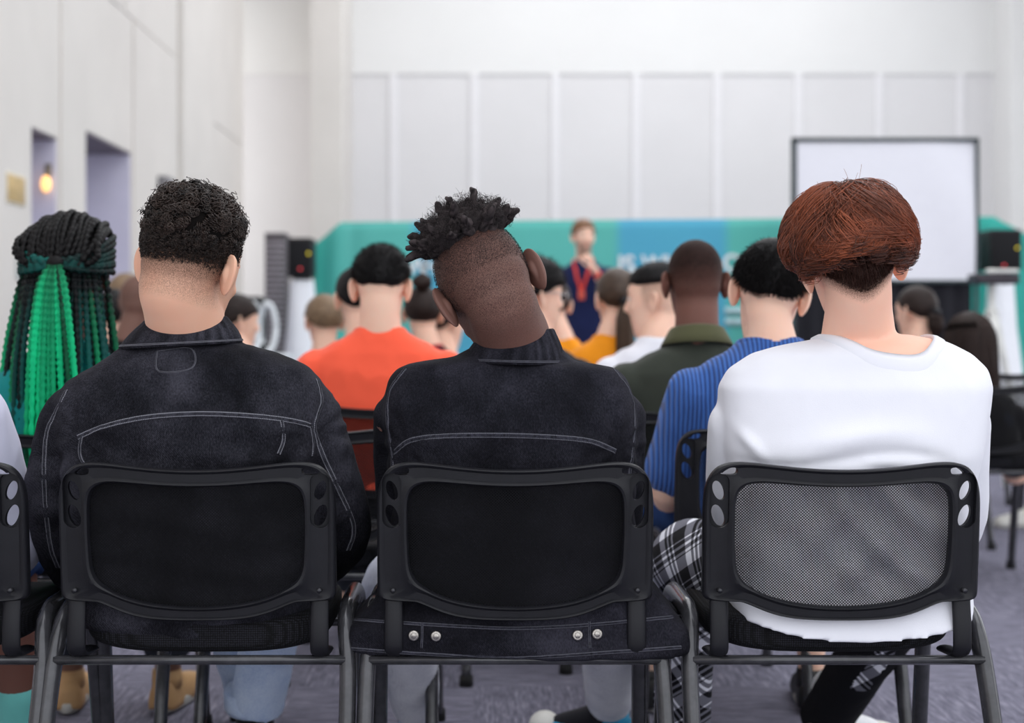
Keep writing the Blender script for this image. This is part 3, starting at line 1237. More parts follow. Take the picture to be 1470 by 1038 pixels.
def shoe(root, an, to, m_up, m_sole, name='shoe'):
    """Low shoe: rounded upper, ankle collar, sole."""
    an, to = np.asarray(an, float), np.asarray(to, float)
    d = to - an
    d[2] = 0
    d = norm(d)
    s = np.cross(d, [0, 0, 1.0])
    base = min(an[2] - 0.095, to[2] - 0.03)
    o = np.array([an[0], an[1], base])
    mb = MB()
    prof = [(-0.065, 0.018, 0.03), (-0.055, 0.034, 0.062), (-0.02, 0.037, 0.075), (0.03, 0.038, 0.072), (0.08, 0.043, 0.055), (0.13, 0.045, 0.044), (0.17, 0.040, 0.036), (0.195, 0.026, 0.027)]
    rings = []
    t = np.linspace(0, 2 * PI, 24, endpoint=False)
    for u, hw, hh in prof:
        c_, s_ = np.cos(t), np.sin(t)
        rings.append(o + d * u + s * (hw * np.sign(c_) * np.abs(c_) ** 0.8)[:, None] + np.array([0, 0, 1.0]) * (0.022 + hh * np.clip(s_, -0.2, 1))[:, None])
    loft(mb, rings)
    tube(mb, [o + np.array([0, 0, 0.06]) - d * 0.01, o + np.array([0, 0, 0.105]) - d * 0.012], [0.04, 0.038], 20, round_ends=False)
    sh = mb.build(name, m_up, root)
    mb = MB()
    rings = []
    for z, k in ((0.0, 0.95), (0.004, 1.0), (0.02, 1.03), (0.028, 1.0)):
        u = np.cos(t)
        rings.append(o + d * (0.065 + 0.135 * k * np.sign(u) * np.abs(u) ** 0.85)[:, None] + s * (k * (0.040 + 0.006 * u) * np.sin(t))[:, None] + np.array([0, 0, z]))
    loft(mb, rings)
    mb.build('sole', m_sole, sh)
    return sh


def sock(root, an, to, m):
    """Sock from the shin over the ankle and instep."""
    an, to = np.asarray(an, float), np.asarray(to, float)
    g_ = norm((to - an) * np.array([1, 1, 0]))
    mb = MB()
    tube(mb, smooth_path([an + np.array([0, 0, 0.055]), an, an + g_ * 0.035 + np.array([0, 0, -0.035]), an + g_ * 0.12 + np.array([0, 0, -0.060])], 16), np.interp(np.linspace(0, 1, 16), [0, .35, .65, 1], [0.044, 0.042, 0.038, 0.028]), 18)
    return mb.build('sock', m, root)


def trousers(root, J, m, voxel=0.009, rad=(0.10, 0.092, 0.075, 0.068, 0.062), cuff=0.0, wrinkle=0.004, name='trousers', short=None, attr=None, mats=None, zoff=0.045):
    mb = MB()
    hl, hr = np.array(J['hipL']), np.array(J['hipR'])
    c = (hl + hr) / 2
    loft(mb, [ell_ring(c + np.array([0, 0.0, z]), hw, hd, 36, 2.8) for z, hw, hd in ((-0.05, 0.13, 0.085), (-0.03, 0.15, 0.10), (0.02, 0.152, 0.105), (0.09, 0.145, 0.095), (0.13, 0.135, 0.085))])
    for sd in 'LR':
        h, k, a = (np.array(J[q + sd]) for q in ('hip', 'kn', 'an'))
        if short is None:
            end = a + norm(k - a) * zoff
            tube(mb, smooth_path([h, (h + k) / 2, k, k * 0.5 + end * 0.5, end], 22), np.interp(np.linspace(0, 1, 22), [0, .25, .5, .75, 1], rad), 22, round_ends=False)
        else:
            end = k + (a - k) * short
            tube(mb, smooth_path([h, (h + k) / 2, k, end], 18), np.interp(np.linspace(0, 1, 18), [0, .33, .66, 1], rad[:4]), 22, round_ends=False)
    V, N, F = remesh(mb, voxel, 5)
    V = V + N * (wrinkle * fbm(V * np.array([14, 14, 22]), 3))[:, None]
    out = MB()
    out.add(V, F, 0, **(attr(V) if attr else {}))
    return out.build(name, mats or m, root)


def std_joints(hz, hx=0.0, hy=0.0, sw=0.185, lean=0.0, spread=0.12, legs=0.42):
    """A seated figure's joints; root on the floor under the hips, facing +y. hz: height of the ear line."""
    nz = hz - 0.165
    J = {'neck': (hx * 0.5, hy * 0.6 - 0.025, nz)}
    for sd, s in (('L', -1), ('R', 1)):
        J['sh' + sd] = (s * (sw - 0.012) + hx * 0.25, hy * 0.4 - 0.02, nz - 0.118)
        J['el' + sd] = (s * (sw + 0.035), 0.06 + hy * 0.4, nz - 0.36)
        J['wr' + sd] = (s * 0.10, 0.26 + hy * 0.3, max(0.64, nz - 0.42))
        J['hip' + sd] = (s * 0.09, 0.0, 0.565)
        J['kn' + sd] = (s * spread, legs, 0.545)
        J['an' + sd] = (s * (spread + 0.01), legs + 0.06, 0.10)
        J['to' + sd] = (s * (spread + 0.03), legs + 0.20, 0.035)
    return J


def std_rings(J, sw=0.185, depth=0.105, bottom=0.53, lean=0.0):
    nx, ny, nz = J['neck']
    by = -0.0
    R = []
    h = nz - bottom
    for z, hw, hd, k in ((bottom, 0.165, depth + 0.012, 0), (bottom + .16 * h, 0.165, depth + 0.01, 0.0), (bottom + .36 * h, 0.165, depth, 0.1), (bottom + .56 * h, sw * 0.95, depth, 0.35), (nz - .31 * h, sw * 1.0, depth * 0.95, 0.6),
                         (nz - .20 * h, sw * 1.0, depth * 0.86, 0.8), (nz - .13 * h, sw * 0.90, depth * 0.78, 0.9), (nz - .075 * h, sw * 0.72, 0.074, 1.0), (nz - .03 * h, sw * 0.50, 0.066, 1.0), (nz + 0.012, 0.066, 0.058, 1.0)):
        R.append(((nx * k, by + (ny - by) * k, z), hw, hd, 2.4, 0.0))
    return R


def seated(label, px, py, Y, top_m, top_name, skin_m, hair_fn, yaw=0, pitch=8, roll=0, sleeve='short', sw=0.185, stub_fn=None, hs=1.0, tall=1.0, bottoms=None, shoes=None,
           byaw=0.0, hx=0.0, hy=0.04, voxel=0.008, band_m=None, collar=False, legs=0.42, spread=0.12, beard=0.0, depth=0.105, curl=(0.6, 0.6), arms=None, wrinkle=0.005, neck_r=(0.062, 0.052), shorts=None, band_r=(0.076, 0.064), neck_up=0.0):
    """A person on a chair, seen from behind; (px, py, Y) puts the middle of the head."""
    hc = at(px, py, Y)
    r0 = np.array([hc[0] - hx, Y - hy, 0.0])
    root = thing('person', label, 'person', tuple(r0), 0.0)
    hl = hc - r0
    ca, sa = math.cos(-byaw), math.sin(-byaw)
    hl = np.array([hl[0] * ca - hl[1] * sa, hl[0] * sa + hl[1] * ca, hl[2]])
    root.rotation_euler = (0, 0, byaw)
    J = std_joints(hl[2] + neck_up, hl[0], hl[1], sw, spread=spread, legs=legs)
    if arms:
        J.update(arms)
    H = Head(hl, yaw - math.degrees(byaw), pitch, roll, hs, tall)
    rings = std_rings(J, sw, depth)
    body_mesh(J, H, rings, voxel, skin_m, root, stub_fn, beard=beard, curl=curl, neck_r=neck_r)
    sl = []
    for sd in 'LR':
        s, e, w_ = (np.array(J[k + sd]) for k in ('sh', 'el', 'wr'))
        if sleeve == 'short':
            sl.append(([s, s * 0.6 + e * 0.4, s * 0.28 + e * 0.72], [0.066, 0.066, 0.070]))
        else:
            sl.append(([s, s * 0.5 + e * 0.5, e, e * 0.5 + w_ * 0.5, e * 0.1 + w_ * 0.9], [0.067, 0.062, 0.056, 0.050, 0.042]))
    nk = (np.array(J['neck']) + np.array([0, 0.010, 0]), band_r[0], band_r[1])
    g, bv, V = garment(top_name, top_m, root, rings, sl, voxel, nk, wrinkle)
    if collar:
        shirt_collar('collar', band_m or top_m, root, J['neck'], 0.072, 0.064, 0.035)
    else:
        neck_band('neck_band', band_m or top_m, root, bv, nk)
    trousers(root, J, bottoms or jeans_dark_m, 0.011, short=shorts)
    for sd in 'LR':
        shoe(root, J['an' + sd], J['to' + sd], shoes or shoe_black_m, sole_m)
    if hair_fn:
        hair_fn(root, H)
    return root, H, J


def shirt_collar(name, m, root, c, rx, ry, h, flare=1.35, open_=0.25):
    """Turn-down collar standing round the neck, open in front."""
    c = np.asarray(c, float)
    t = np.linspace(PI / 2 + open_, PI / 2 + 2 * PI - open_, 60)
    mb = MB()
    e = np.stack([np.cos(t), np.sin(t), 0 * t], -1)
    tilt = -0.25 * np.sin(t) * ry
    rows = []
    for k, z in ((0.98, -0.01), (0.99, h), (1.03, h + 0.006), (1.08, h + 0.002), (1.08 + (flare - 1) * 0.5, h * 0.4), (flare + 0.05, -h * 0.15), (flare + 0.02, -h * 0.22), (flare * 0.97, -h * 0.1), (1.02, h * 0.5)):
        p = c + e * np.array([rx * k, ry * k, 0])
        p[:, 2] += z + tilt
        rows.append(p)
    R = np.array(rows)
    mb.add(R.reshape(-1, 3), [grid_faces(len(rows), len(t), closed=False)])
    return mb.build(name, m, root)


jeans_dark_m = denim('dark_trousers', (0.010, 0.011, 0.016, 1), (0.05, 0.055, 0.075, 1))
shoe_black_m = plain('black_shoe', lin(28, 28, 30), 0.5)
shoe_white_m = plain('white_shoe', lin(215, 213, 208), 0.5)
sole_m = plain('shoe_sole', lin(190, 188, 182), 0.6)
sole_black_m = plain('black_sole', lin(22, 22, 24), 0.6)
tan_m = plain('tan_shoe', lin(190, 150, 105), 0.6)
# ================================================================ the front row
CH_Y = 2.612
skin_a = skin('tan_skin', lin(226, 182, 156), grain=0.55)
skin_b = skin('deep_brown_skin', lin(112, 84, 76), (0.010, 0.008, 0.008, 1), sss=0.06, grain=1.0)
skin_c = skin('light_tan_skin', lin(238, 196, 174), (0.022, 0.011, 0.008, 1), grain=0.5)
skin_fair = skin('fair_skin', lin(242, 206, 184))
skin_dark = skin('dark_brown_skin', lin(116, 82, 72), (0.008, 0.006, 0.006, 1), sss=0.06)
skin_grey = skin('brown_skin', lin(120, 92, 82), (0.010, 0.008, 0.008, 1), sss=0.06)
denim_a = denim('washed_black_denim', (0.0028, 0.0028, 0.0045, 1), (0.050, 0.049, 0.064, 1), 0.20)
denim_b = denim('black_denim', (0.0030, 0.0030, 0.0048, 1), (0.034, 0.033, 0.046, 1), 0.20)
stitch_a = stitch_mat('black_denim_seam', (0.010, 0.010, 0.013, 1), (0.20, 0.20, 0.23, 1))
stitch_b = stitch_mat('dark_denim_seam', (0.008, 0.008, 0.011, 1), (0.11, 0.11, 0.13, 1))
jeans_light = denim('light_blue_denim', lin(150, 174, 216), lin(222, 233, 250), 0.5)
jeans_grey = denim('grey_denim', lin(180, 181, 194), lin(232, 233, 240), 0.5)
white_tee = cloth('white_cotton', lin(229, 229, 237), var=0.02, weave=700, sheen=0.05)
nickel = plain('worn_nickel', lin(165, 160, 155), 0.35, 0.5, 0.9, var=0.3, scale=400)


def F3(root):
    o = np.array(root.location)
    return lambda px, py, Y: at(px, py, Y) - o


def px_rings(P, rows):
    out = []
    for r in rows:
        py, xl, xr, Y, hd, e = r[:6]
        arc = r[6] if len(r) > 6 else 0.0
        c = P((xl + xr) / 2, py, Y)
        out.append((tuple(c), (xr - xl) / 2 * Y / FPX, hd, e, arc))
    return out[::-1]


def seam(name, root, bv, pix, m, width=0.0085, lift=0.0016, n=None):
    """A felled seam laid on the cloth, from one traced corner to the next."""
    o = np.array(root.location)
    pts = smooth_path([(x, y, 0) for x, y in pix], n or max(12, int(sum(math.dist(pix[i], pix[i + 1]) for i in range(len(pix) - 1)) / 4)))
    hits = []
    for x, y, _ in pts:
        d = norm(at(x, y, 1.0) - CAM)
        r = bv.ray_cast(Vector(CAM - o), Vector(d), 6)
        if r[0] is not None:
            hits.append((np.array(r[0]), np.array(r[1])))
    if len(hits) < 4:
        return None
    Pn = np.array([h[0] for h in hits])
    Nn = np.array([h[1] for h in hits])
    for _ in range(3):
        Pn[1:-1] = (Pn[:-2] + 2 * Pn[1:-1] + Pn[2:]) / 4
        Nn[1:-1] = norm(Nn[:-2] + 2 * Nn[1:-1] + Nn[2:])
    T = norm(np.gradient(Pn, axis=0))
    S = norm(np.cross(T, Nn))
    s = np.concatenate([[0], np.cumsum(np.linalg.norm(np.diff(Pn, axis=0), axis=1))])
    wv = np.array([-1, -0.8, -0.62, -0.3, 0, 0.3, 0.62, 0.8, 1])
    hv = np.array([-0.9, 0.55, 0.75, 1.0, 1.05, 1.0, 0.75, 0.55, -0.9])
    pk = 1 + 0.35 * np.sin(s * 420) + 0.3 * np.sin(s * 177)
    V = Pn[:, None] + S[:, None] * (wv[None, :, None] * width / 2) + Nn[:, None] * ((hv[None, :] * lift * pk[:, None])[..., None])
    mb = MB()
    mb.add(V.reshape(-1, 3), grid_faces(len(Pn), len(wv), closed=False), along=np.repeat(s, len(wv)), across=np.tile(wv, len(Pn)))
    return mb.build(name, m, root)


def jacket_collar(root, P, top, bot, m, sm, fwd=0.11):
    """Turn-down denim collar: stand inside, fall outside, with a row of stitching by its edge.
    top / bot: (left px, right px, py left, py right, depth, half depth)."""
    t = np.linspace(PI * 0.5 + 0.5, PI * 2.5 - 0.5, 72)

    def row(sp, k=1.0, dz=0.0):
        xl, xr, yl, yr, Y, hd = sp
        a, b = P(xl, yl, Y), P(xr, yr, Y)
        c, hw = (a + b) / 2, (b[0] - a[0]) / 2 * k
        q = np.stack([c[0] + hw * np.cos(t), c[1] + hd * k * np.sin(t), c[2] + (b[2] - a[2]) / 2 * np.cos(t) + dz], -1)
        return q
    T_, B_ = row(top), row(bot)
    inner = row(top, 0.93, -0.004)
    low = row(top, 0.93, -0.05)
    rows = [low, inner, row(top, 0.96, 0.003), row(top, 1.0, 0.001)]
    for s in (0.15, 0.35, 0.55, 0.75, 0.9, 1.0):
        q = T_ * (1 - s) + B_ * s
        q[:, :2] += (q[:, :2] - q[:, :2].mean(0)) * 0.045 * math.sin(s * PI) + 0
        rows.append(q)
    rows += [row(bot, 0.985, -0.003), row(bot, 0.95, 0.0), T_ * 0.35 + row(bot, 0.93) * 0.65]
    R = np.array(rows)
    n = len(t)
    wash = np.zeros((len(rows), n))
    wash[3:10] = 0.5 * np.clip(vnoise(np.stack([np.tile(t * 14, 7), np.repeat(np.arange(7) * 0.25, n), np.zeros(7 * n)], -1)).reshape(7, n) + 0.25, -0.4, 1)
    mb = MB()
    mb.add(R.reshape(-1, 3), grid_faces(len(rows), n, closed=False), wash=wash.ravel())
    o = mb.build('collar', m, root)
    q = T_ * 0.10 + B_ * 0.90
    q2 = T_ * 0.02 + B_ * 0.98
    V = np.stack([q * (1 - k) + q2 * k + (norm(np.stack([np.cos(t), np.sin(t), 0.3 + 0 * t], -1)) * 0.0022) for k in (0, 0.25, 0.5, 0.75, 1)], 1)
    s = np.concatenate([[0], np.cumsum(np.linalg.norm(np.diff(q, axis=0), axis=1))])
    mb = MB()
    mb.add(V.reshape(-1, 3), grid_faces(n, 5, closed=False), along=np.repeat(s, 5), across=np.tile(np.array([-1, -0.62, 0, 0.62, 1.0]), n))
    mb.build('collar_stitching', sm, o)
    return o


# ---------------------------------------------------------------- chairs of the front row
chairB = make_chair('black mesh-back chair holding the person with short twisted locks')
chairB.location = (0.0706, CH_Y, 0)
chairA = dup(chairB, (-0.470, CH_Y, 0), 0.0, 'black mesh-back chair holding the person with curly hair and washed black denim jacket')
chairC = dup(chairB, (0.6255, CH_Y, 0), 0.0, 'black mesh-back chair holding the red-haired person, white shirt seen through its netting')
chairH = dup(chairB, (-0.995, CH_Y, 0), 0.0, 'black mesh-back chair cut off by the picture edge, under the pale hoodie')
for c_ in (chairA, chairB, chairC, chairH):
    c_['group'] = 'black chairs of the row in front'

# ---------------------------------------------------------------- A: curly hair, washed black denim jacket
rA = thing('person', 'person with dark curly hair and faded sides in a washed black denim jacket', 'person', (-0.50, 2.55, 0))
P = F3(rA)
HA = Head(P(274, 388, 2.55), -21, 12, 8, 1.02)


def stub_a(L, H):
    q = L @ H.P.T
    z = q[:, 2] - 0.012 * np.abs(L[:, 0] / 0.07) ** 2 * -1
    s = np.clip((z + 0.054) / 0.092, 0, 1) ** 0.85
    return s * 0.97 * np.clip((0.035 - L[:, 1]) / 0.04, 0, 1)


JA = {'neck': tuple(P(268, 474, 2.555)),
      'shL': tuple(P(104, 600, 2.56)), 'elL': tuple(P(96, 775, 2.63)), 'wrL': tuple(P(170, 850, 2.88)),
      'shR': tuple(P(440, 592, 2.56)), 'elR': tuple(P(484, 765, 2.63)), 'wrR': tuple(P(390, 840, 2.88)),
      'hipL': (-0.09, 0.03, 0.555), 'hipR': (0.10, 0.03, 0.555), 'knL': (-0.055, 0.53, 0.55), 'knR': (0.10, 0.48, 0.55),
      'anL': (-0.028, 0.87, 0.10), 'anR': tuple(P(366, 1032, 3.2)), 'toL': (-0.05, 1.01, 0.035), 'toR': tuple(P(372, 1075, 3.36) * np.array([1, 1, 0]) + np.array([0, 0, 0.035]))}
ringsA = px_rings(P, [(472, 214, 326, 2.565, .054, 2.2), (484, 196, 340, 2.565, .064, 2.2), (494, 182, 352, 2.565, .072, 2.2), (504, 168, 388, 2.56, .080, 2.2), (514, 155, 416, 2.56, .088, 2.2), (526, 138, 440, 2.555, .094, 2.3),
                      (546, 100, 458, 2.555, .102, 2.4), (572, 84, 466, 2.55, .110, 2.5), (610, 84, 466, 2.545, .115, 2.6), (660, 92, 460, 2.545, .117, 2.8), (720, 100, 455, 2.545, .116, 3), (800, 104, 452, 2.55, .113, 3), (870, 108, 448, 2.555, .112, 3.2), (898, 116, 440, 2.56, .110, 3.2, 0.02)])
body_mesh(JA, HA, ringsA, 0.0042, skin_a, rA, stub_a, neck_r=(0.074, 0.067), ear_flare=62, it=12)


def foldA(V, N):
    # cloth pulled from the armpits, and slack across the small of the back
    d = np.zeros(len(V))
    for px, sgn in ((112, 1), (446, -1)):
        a = P(px, 625, 2.45)
        q = V - a
        r = np.hypot(q[:, 0], q[:, 2])
        ang = np.arctan2(q[:, 2], q[:, 0] * sgn)
        d += 0.0035 * np.sin(ang * 9) * np.exp(-(r / 0.085) ** 2) * np.clip(r / 0.05, 0, 1) * (V[:, 1] < 0.02)
    z = V[:, 2]
    d += 0.004 * np.sin((z - 0.0 * V[:, 0]) * 95 + 2.2 * np.sin(V[:, 0] * 11)) * np.clip((0.84 - z) / 0.05, 0, 1) * (V[:, 1] < 0)
    return d


sl = [([JA['shL'], P(86, 690, 2.58), JA['elL'], P(125, 825, 2.76), P(165, 848, 2.86)], [0.056, 0.057, 0.059, 0.052, 0.044]),
      ([JA['shR'], P(466, 680, 2.58), JA['elR'], P(440, 815, 2.76), P(395, 838, 2.86)], [0.056, 0.059, 0.063, 0.054, 0.044])]
nkA = (np.array(JA['neck']) + np.array([0, 0.020, 0]), 0.066, 0.050)
jA, bvA, _ = garment('denim_jacket', denim_a, rA, ringsA, sl, 0.0055, nkA, 0.0032, (11, 11, 7), foldA, wash=True)
jacket_collar(rA, P, (211, 327, 458, 456, 2.565, 0.060), (172, 348, 499, 490, 2.56, 0.090), denim_a, stitch_a)
for nm, pix in (('yoke_seam', [(112, 628), (150, 612), (210, 599), (285, 594), (360, 597), (420, 604), (446, 611)]),
                ('armhole_seam', [(96, 560), (76, 600), (66, 630), (64, 700), (72, 780), (84, 815)]),
                ('armhole_seam', [(455, 545), (462, 575), (452, 612), (462, 650), (485, 700), (508, 755), (500, 790)]),
                ('back_seam', [(118, 626), (114, 650), (122, 668)]), ('back_seam', [(404, 604), (408, 630), (400, 652)]),
                ('back_seam', [(446, 612), (450, 635), (448, 655)])):
    seam(nm, rA, bvA, pix, stitch_a, 0.011 if 'back' not in nm else 0.008)
seam('label_patch', rA, bvA, [(226, 504), (274, 500), (276, 528), (228, 533), (226, 504)], stitch_a, 0.003, 0.0008, 60)
trousers(rA, JA, jeans_light, 0.008, rad=(0.10, 0.092, 0.078, 0.066, 0.060), zoff=0.032)
mb = MB()
an = np.array(JA['anR'])
tube(mb, [an + np.array([0, -0.002, 0.024]), an + np.array([0, -0.003, 0.030]), an + np.array([0, -0.005, 0.066]), an + np.array([0, -0.006, 0.072])], [0.064, 0.068, 0.069, 0.066], 24, round_ends=False)
mb.build('trouser_cuff', jeans_light, rA)
for sd in 'LR':
    mb = MB()
    q = np.array(JA['an' + sd])
    tube(mb, [q + np.array([0, -0.004, 0.06]), q, q + np.array([0, 0.004, -0.04])], [0.046, 0.043, 0.043], 18)
    mb.build('sock', cloth('black_sock', lin(24, 24, 27)), rA)
for sd in 'LR':
    shoe(rA, JA['an' + sd], JA['to' + sd], shoe_black_m, sole_black_m)

scalp_m = hair_mat('dark_hair_mass', (0.004, 0.0035, 0.0035, 1), (0.012, 0.009, 0.008, 1), 0.9, 0.05)
curl_m = hair_mat('dark_brown_curls', (0.0035, 0.0026, 0.0026, 1), (0.052, 0.034, 0.028, 1), 0.36, 0.32)


def curls(root, H):
    g = np.random.default_rng(3)
    q0 = lambda Pt: (Pt @ H.P.T)

    def hl(Pt):
        q = q0(Pt)
        return np.where(Pt[:, 1] < 0.05, (q[:, 2] - 0.030 - 0.012 * fbm(Pt * 45, 2)) / 0.04, (Pt[:, 2] - 0.075) / 0.03)

    th = lambda Pt: 0.002 + 0.012 * np.clip((q0(Pt)[:, 2] - 0.035) / 0.06, 0, 1)
    cap_mesh(H, hl, th, lump=0.004, lscale=55).build('hair', scalp_m, root)
    n = 3600
    d = norm(g.normal(size=(n * 4, 3)))
    c, r = np.array([0, -0.014, 0.032]), np.array([0.0765, 0.098, 0.089])
    Pt = d * r + c
    k = hl(Pt)
    ok = k > 0.03
    Pt, k = Pt[ok][:n], k[ok][:n]
    nr = norm((Pt - c) / r ** 2)
    kk = np.clip(k * 0.55, 0, 1) ** 1.3
    # the curls gather in tufts
    cc = Pt[g.integers(0, len(Pt), 190)]
    near = np.argmin(((Pt[:, None] - cc[None]) ** 2).sum(-1), 1)
    tuft, tn = g.uniform(0.0, 0.008, 190), g.uniform(-0.25, 0.45, 190)
    tax = g.normal(size=(190, 3)) * 0.5
    Pt = Pt + (cc[near] - Pt) * 0.30
    Pt = Pt + nr * (tuft[near] * kk)[:, None]
    Pt = Pt + nr * (g.uniform(0.0, 0.016, len(Pt)) * kk)[:, None]
    ax = norm(nr * 0.75 + tax[near] + g.normal(size=Pt.shape) * 0.32)
    L = (0.004 + 0.015 * kk) * g.uniform(0.7, 1.25, len(Pt))
    K = 34
    t = np.linspace(0, 1, K)[None]
    turns = g.uniform(1.8, 3.0, len(Pt))[:, None]
    rad = (0.0012 + 0.0052 * kk * g.uniform(0.7, 1.25, len(Pt)))[:, None]
    a0 = g.uniform(0, 2 * PI, len(Pt))[:, None]
    u = norm(np.cross(ax, norm(g.normal(size=ax.shape))))
    v = np.cross(ax, u)
    ph = a0 + turns * 2 * PI * t
    env = rad * np.clip(t * 5, 0, 1) * (1.15 - 0.35 * t)
    S = Pt[:, None] + ax[:, None] * (L[:, None] * t ** 0.9)[..., None] + u[:, None] * (env * np.cos(ph))[..., None] + v[:, None] * (env * np.sin(ph))[..., None]
    w = np.clip(1.3 - t, 0.35, 1) * (0.0006 + 0.0009 * kk)[:, None]
    mb = MB()
    strands(mb, H.w(S.reshape(-1, 3)).reshape(S.shape), w, 4, tone=np.clip(g.uniform(0.0, 0.6, len(Pt))[:, None] + tn[near][:, None] + 0.25 * t ** 2, 0, 1))
    o = mb.build('curls', curl_m, root)
    o['kind'] = 'stuff'
    # tight short curls where the hair runs into the fade
    n = 2600
    d = norm(g.normal(size=(n * 9, 3)))
    Pt = d * r + c
    q = q0(Pt)
    ok = (q[:, 2] > -0.004 + 0.026 * g.uniform(0, 1, len(Pt)) ** 1.2) & (q[:, 2] < 0.062) & (Pt[:, 1] < 0.03)
    Pt, q = Pt[ok][:n], q[ok][:n]
    kk = np.clip((q[:, 2] + 0.004) / 0.05, 0, 1)
    nr = norm((Pt - c) / r ** 2)
    ax = norm(nr * 0.8 + np.array([0, 0, -0.35]) + g.normal(size=Pt.shape) * 0.5)
    K = 16
    t = np.linspace(0, 1, K)[None]
    u = norm(np.cross(ax, norm(g.normal(size=ax.shape))))
    v = np.cross(ax, u)
    ph = g.uniform(0, 2 * PI, len(Pt))[:, None] + 2 * PI * 1.4 * t
    env = ((0.0008 + 0.0016 * kk)[:, None]) * np.clip(t * 4, 0, 1)
    S = Pt[:, None] + ax[:, None] * ((0.0022 + 0.0065 * kk)[:, None] * t)[..., None] + u[:, None] * (env * np.cos(ph))[..., None] + v[:, None] * (env * np.sin(ph))[..., None]
    mb = MB()
    strands(mb, H.w(S.reshape(-1, 3)).reshape(S.shape), (0.00035 + 0.0004 * kk)[:, None] * (1.2 - 0.6 * t), 3, tone=np.clip(g.uniform(0.1, 0.8, len(Pt)), 0, 1)[:, None])
    mb.build('short_curls', curl_m, root)['kind'] = 'stuff'
    # clipped hair of the fade
    def hl2(Pt):
        q = q0(Pt)
        return np.minimum((q[:, 2] + 0.02) / 0.05, (0.03 - Pt[:, 1]) / 0.02)
    s = scalp_strands(H, hl2, 6000, lambda Q: 0.0012 + 0.008 * np.clip((q0(Q)[:, 2] + 0.01) / 0.07, 0, 1) ** 2, K=4, down=0.25, jit=0.6, rad=0.00045, seed=4)
    o = s.build('clipped_hair', curl_m, root)
    o['kind'] = 'stuff'


curls(rA, HA)

# ---------------------------------------------------------------- B: short twisted locks, black denim jacket
rB = thing('person', 'person with short twisted locks and shaved sides, head tilted, in black denim', 'person', (0.0706, 2.55, 0))
P = F3(rB)
HB = Head(P(704, 421, 2.55), 10, 31, -23.5, 1.07, 1.08)


def stub_b(L, H):
    q = L @ H.P.T
    s = 0.56 * np.clip((q[:, 2] + 0.10) / 0.18, 0, 1)
    return s * np.clip((0.045 - L[:, 1]) / 0.03, 0, 1)


JB = {'neck': tuple(P(738, 492, 2.56)),
      'shL': tuple(P(576, 600, 2.57)), 'elL': tuple(P(584, 745, 2.66)), 'wrL': tuple(P(650, 830, 2.92)),
      'shR': tuple(P(886, 600, 2.57)), 'elR': tuple(P(880, 745, 2.66)), 'wrR': tuple(P(820, 830, 2.92)),
      'hipL': (-0.09, 0.03, 0.555), 'hipR': (0.09, 0.03, 0.555), 'knL': tuple(P(572, 850, 3.0)), 'knR': tuple(P(880, 850, 3.0)),
      'anL': tuple(P(598, 1022, 3.32)), 'anR': tuple(P(874, 1013, 3.42)), 'toL': tuple(P(602, 1056, 3.46)), 'toR': tuple(P(806, 1052, 3.47))}
ringsB = px_rings(P, [(488, 694, 796, 2.565, .056, 2.2), (500, 675, 806, 2.565, .066, 2.2), (512, 655, 815, 2.565, .074, 2.2), (519, 612, 826, 2.565, .080, 2.2), (523, 588, 850, 2.56, .084, 2.3), (530, 570, 884, 2.56, .088, 2.4), (544, 558, 898, 2.56, .095, 2.5), (565, 552, 906, 2.555, .102, 2.6), (595, 550, 912, 2.55, .108, 2.7),
                      (640, 556, 912, 2.55, .114, 2.9), (720, 566, 908, 2.55, .114, 3.2), (800, 560, 920, 2.55, .115, 3.6), (850, 540, 945, 2.55, .120, 4.2), (885, 508, 980, 2.558, .134, 8), (922, 502, 986, 2.558, .136, 8, 0.005)])
body_mesh(JB, HB, ringsB[3:], 0.0042, skin_b, rB, stub_b, neck_r=(0.070, 0.064), ear_flare=36, it=14)


def foldB(V, N):
    d = np.zeros(len(V))
    for px, sgn in ((585, 1), (890, -1)):
        a = P(px, 640, 2.45)
        q = V - a
        r = np.hypot(q[:, 0], q[:, 2])
        ang = np.arctan2(q[:, 2], q[:, 0] * sgn)
        d += 0.004 * np.sin(ang * 8 + 1) * np.exp(-(r / 0.08) ** 2) * np.clip(r / 0.05, 0, 1) * (V[:, 1] < 0.02)
    # ease below the yoke
    d += 0.003 * np.sin(V[:, 2] * 70 + 1.5 * np.sin(V[:, 0] * 9)) * np.clip((0.80 - V[:, 2]) / 0.05, 0, 1) * (V[:, 1] < 0)
    return d


sl = [([JB['shL'], P(576, 660, 2.60), JB['elL'], P(610, 800, 2.8), P(645, 826, 2.9)], [0.050, 0.050, 0.052, 0.050, 0.042]),
      ([JB['shR'], P(886, 660, 2.60), JB['elR'], P(850, 800, 2.8), P(825, 826, 2.9)], [0.050, 0.050, 0.052, 0.050, 0.042])]
nkB = (np.array(JB['neck']), 0.064, 0.058)
jB, bvB, _ = garment('denim_jacket', denim_b, rB, ringsB, sl, 0.0055, nkB, 0.0026, (9, 9, 6), foldB, wash=True)
jacket_collar(rB, P, (690, 796, 480, 474, 2.56, 0.056), (664, 812, 518, 522, 2.555, 0.088), denim_b, stitch_b)
for nm, pix in (('yoke_seam', [(566, 650), (590, 632), (640, 626), (720, 625), (800, 628), (850, 634), (884, 648)]),
                ('armhole_seam', [(582, 530), (560, 560), (556, 600), (562, 650), (566, 690)]),
                ('armhole_seam', [(882, 530), (904, 560), (912, 600), (908, 650), (902, 690)])):
    seam(nm, rB, bvB, pix, stitch_b, 0.011)
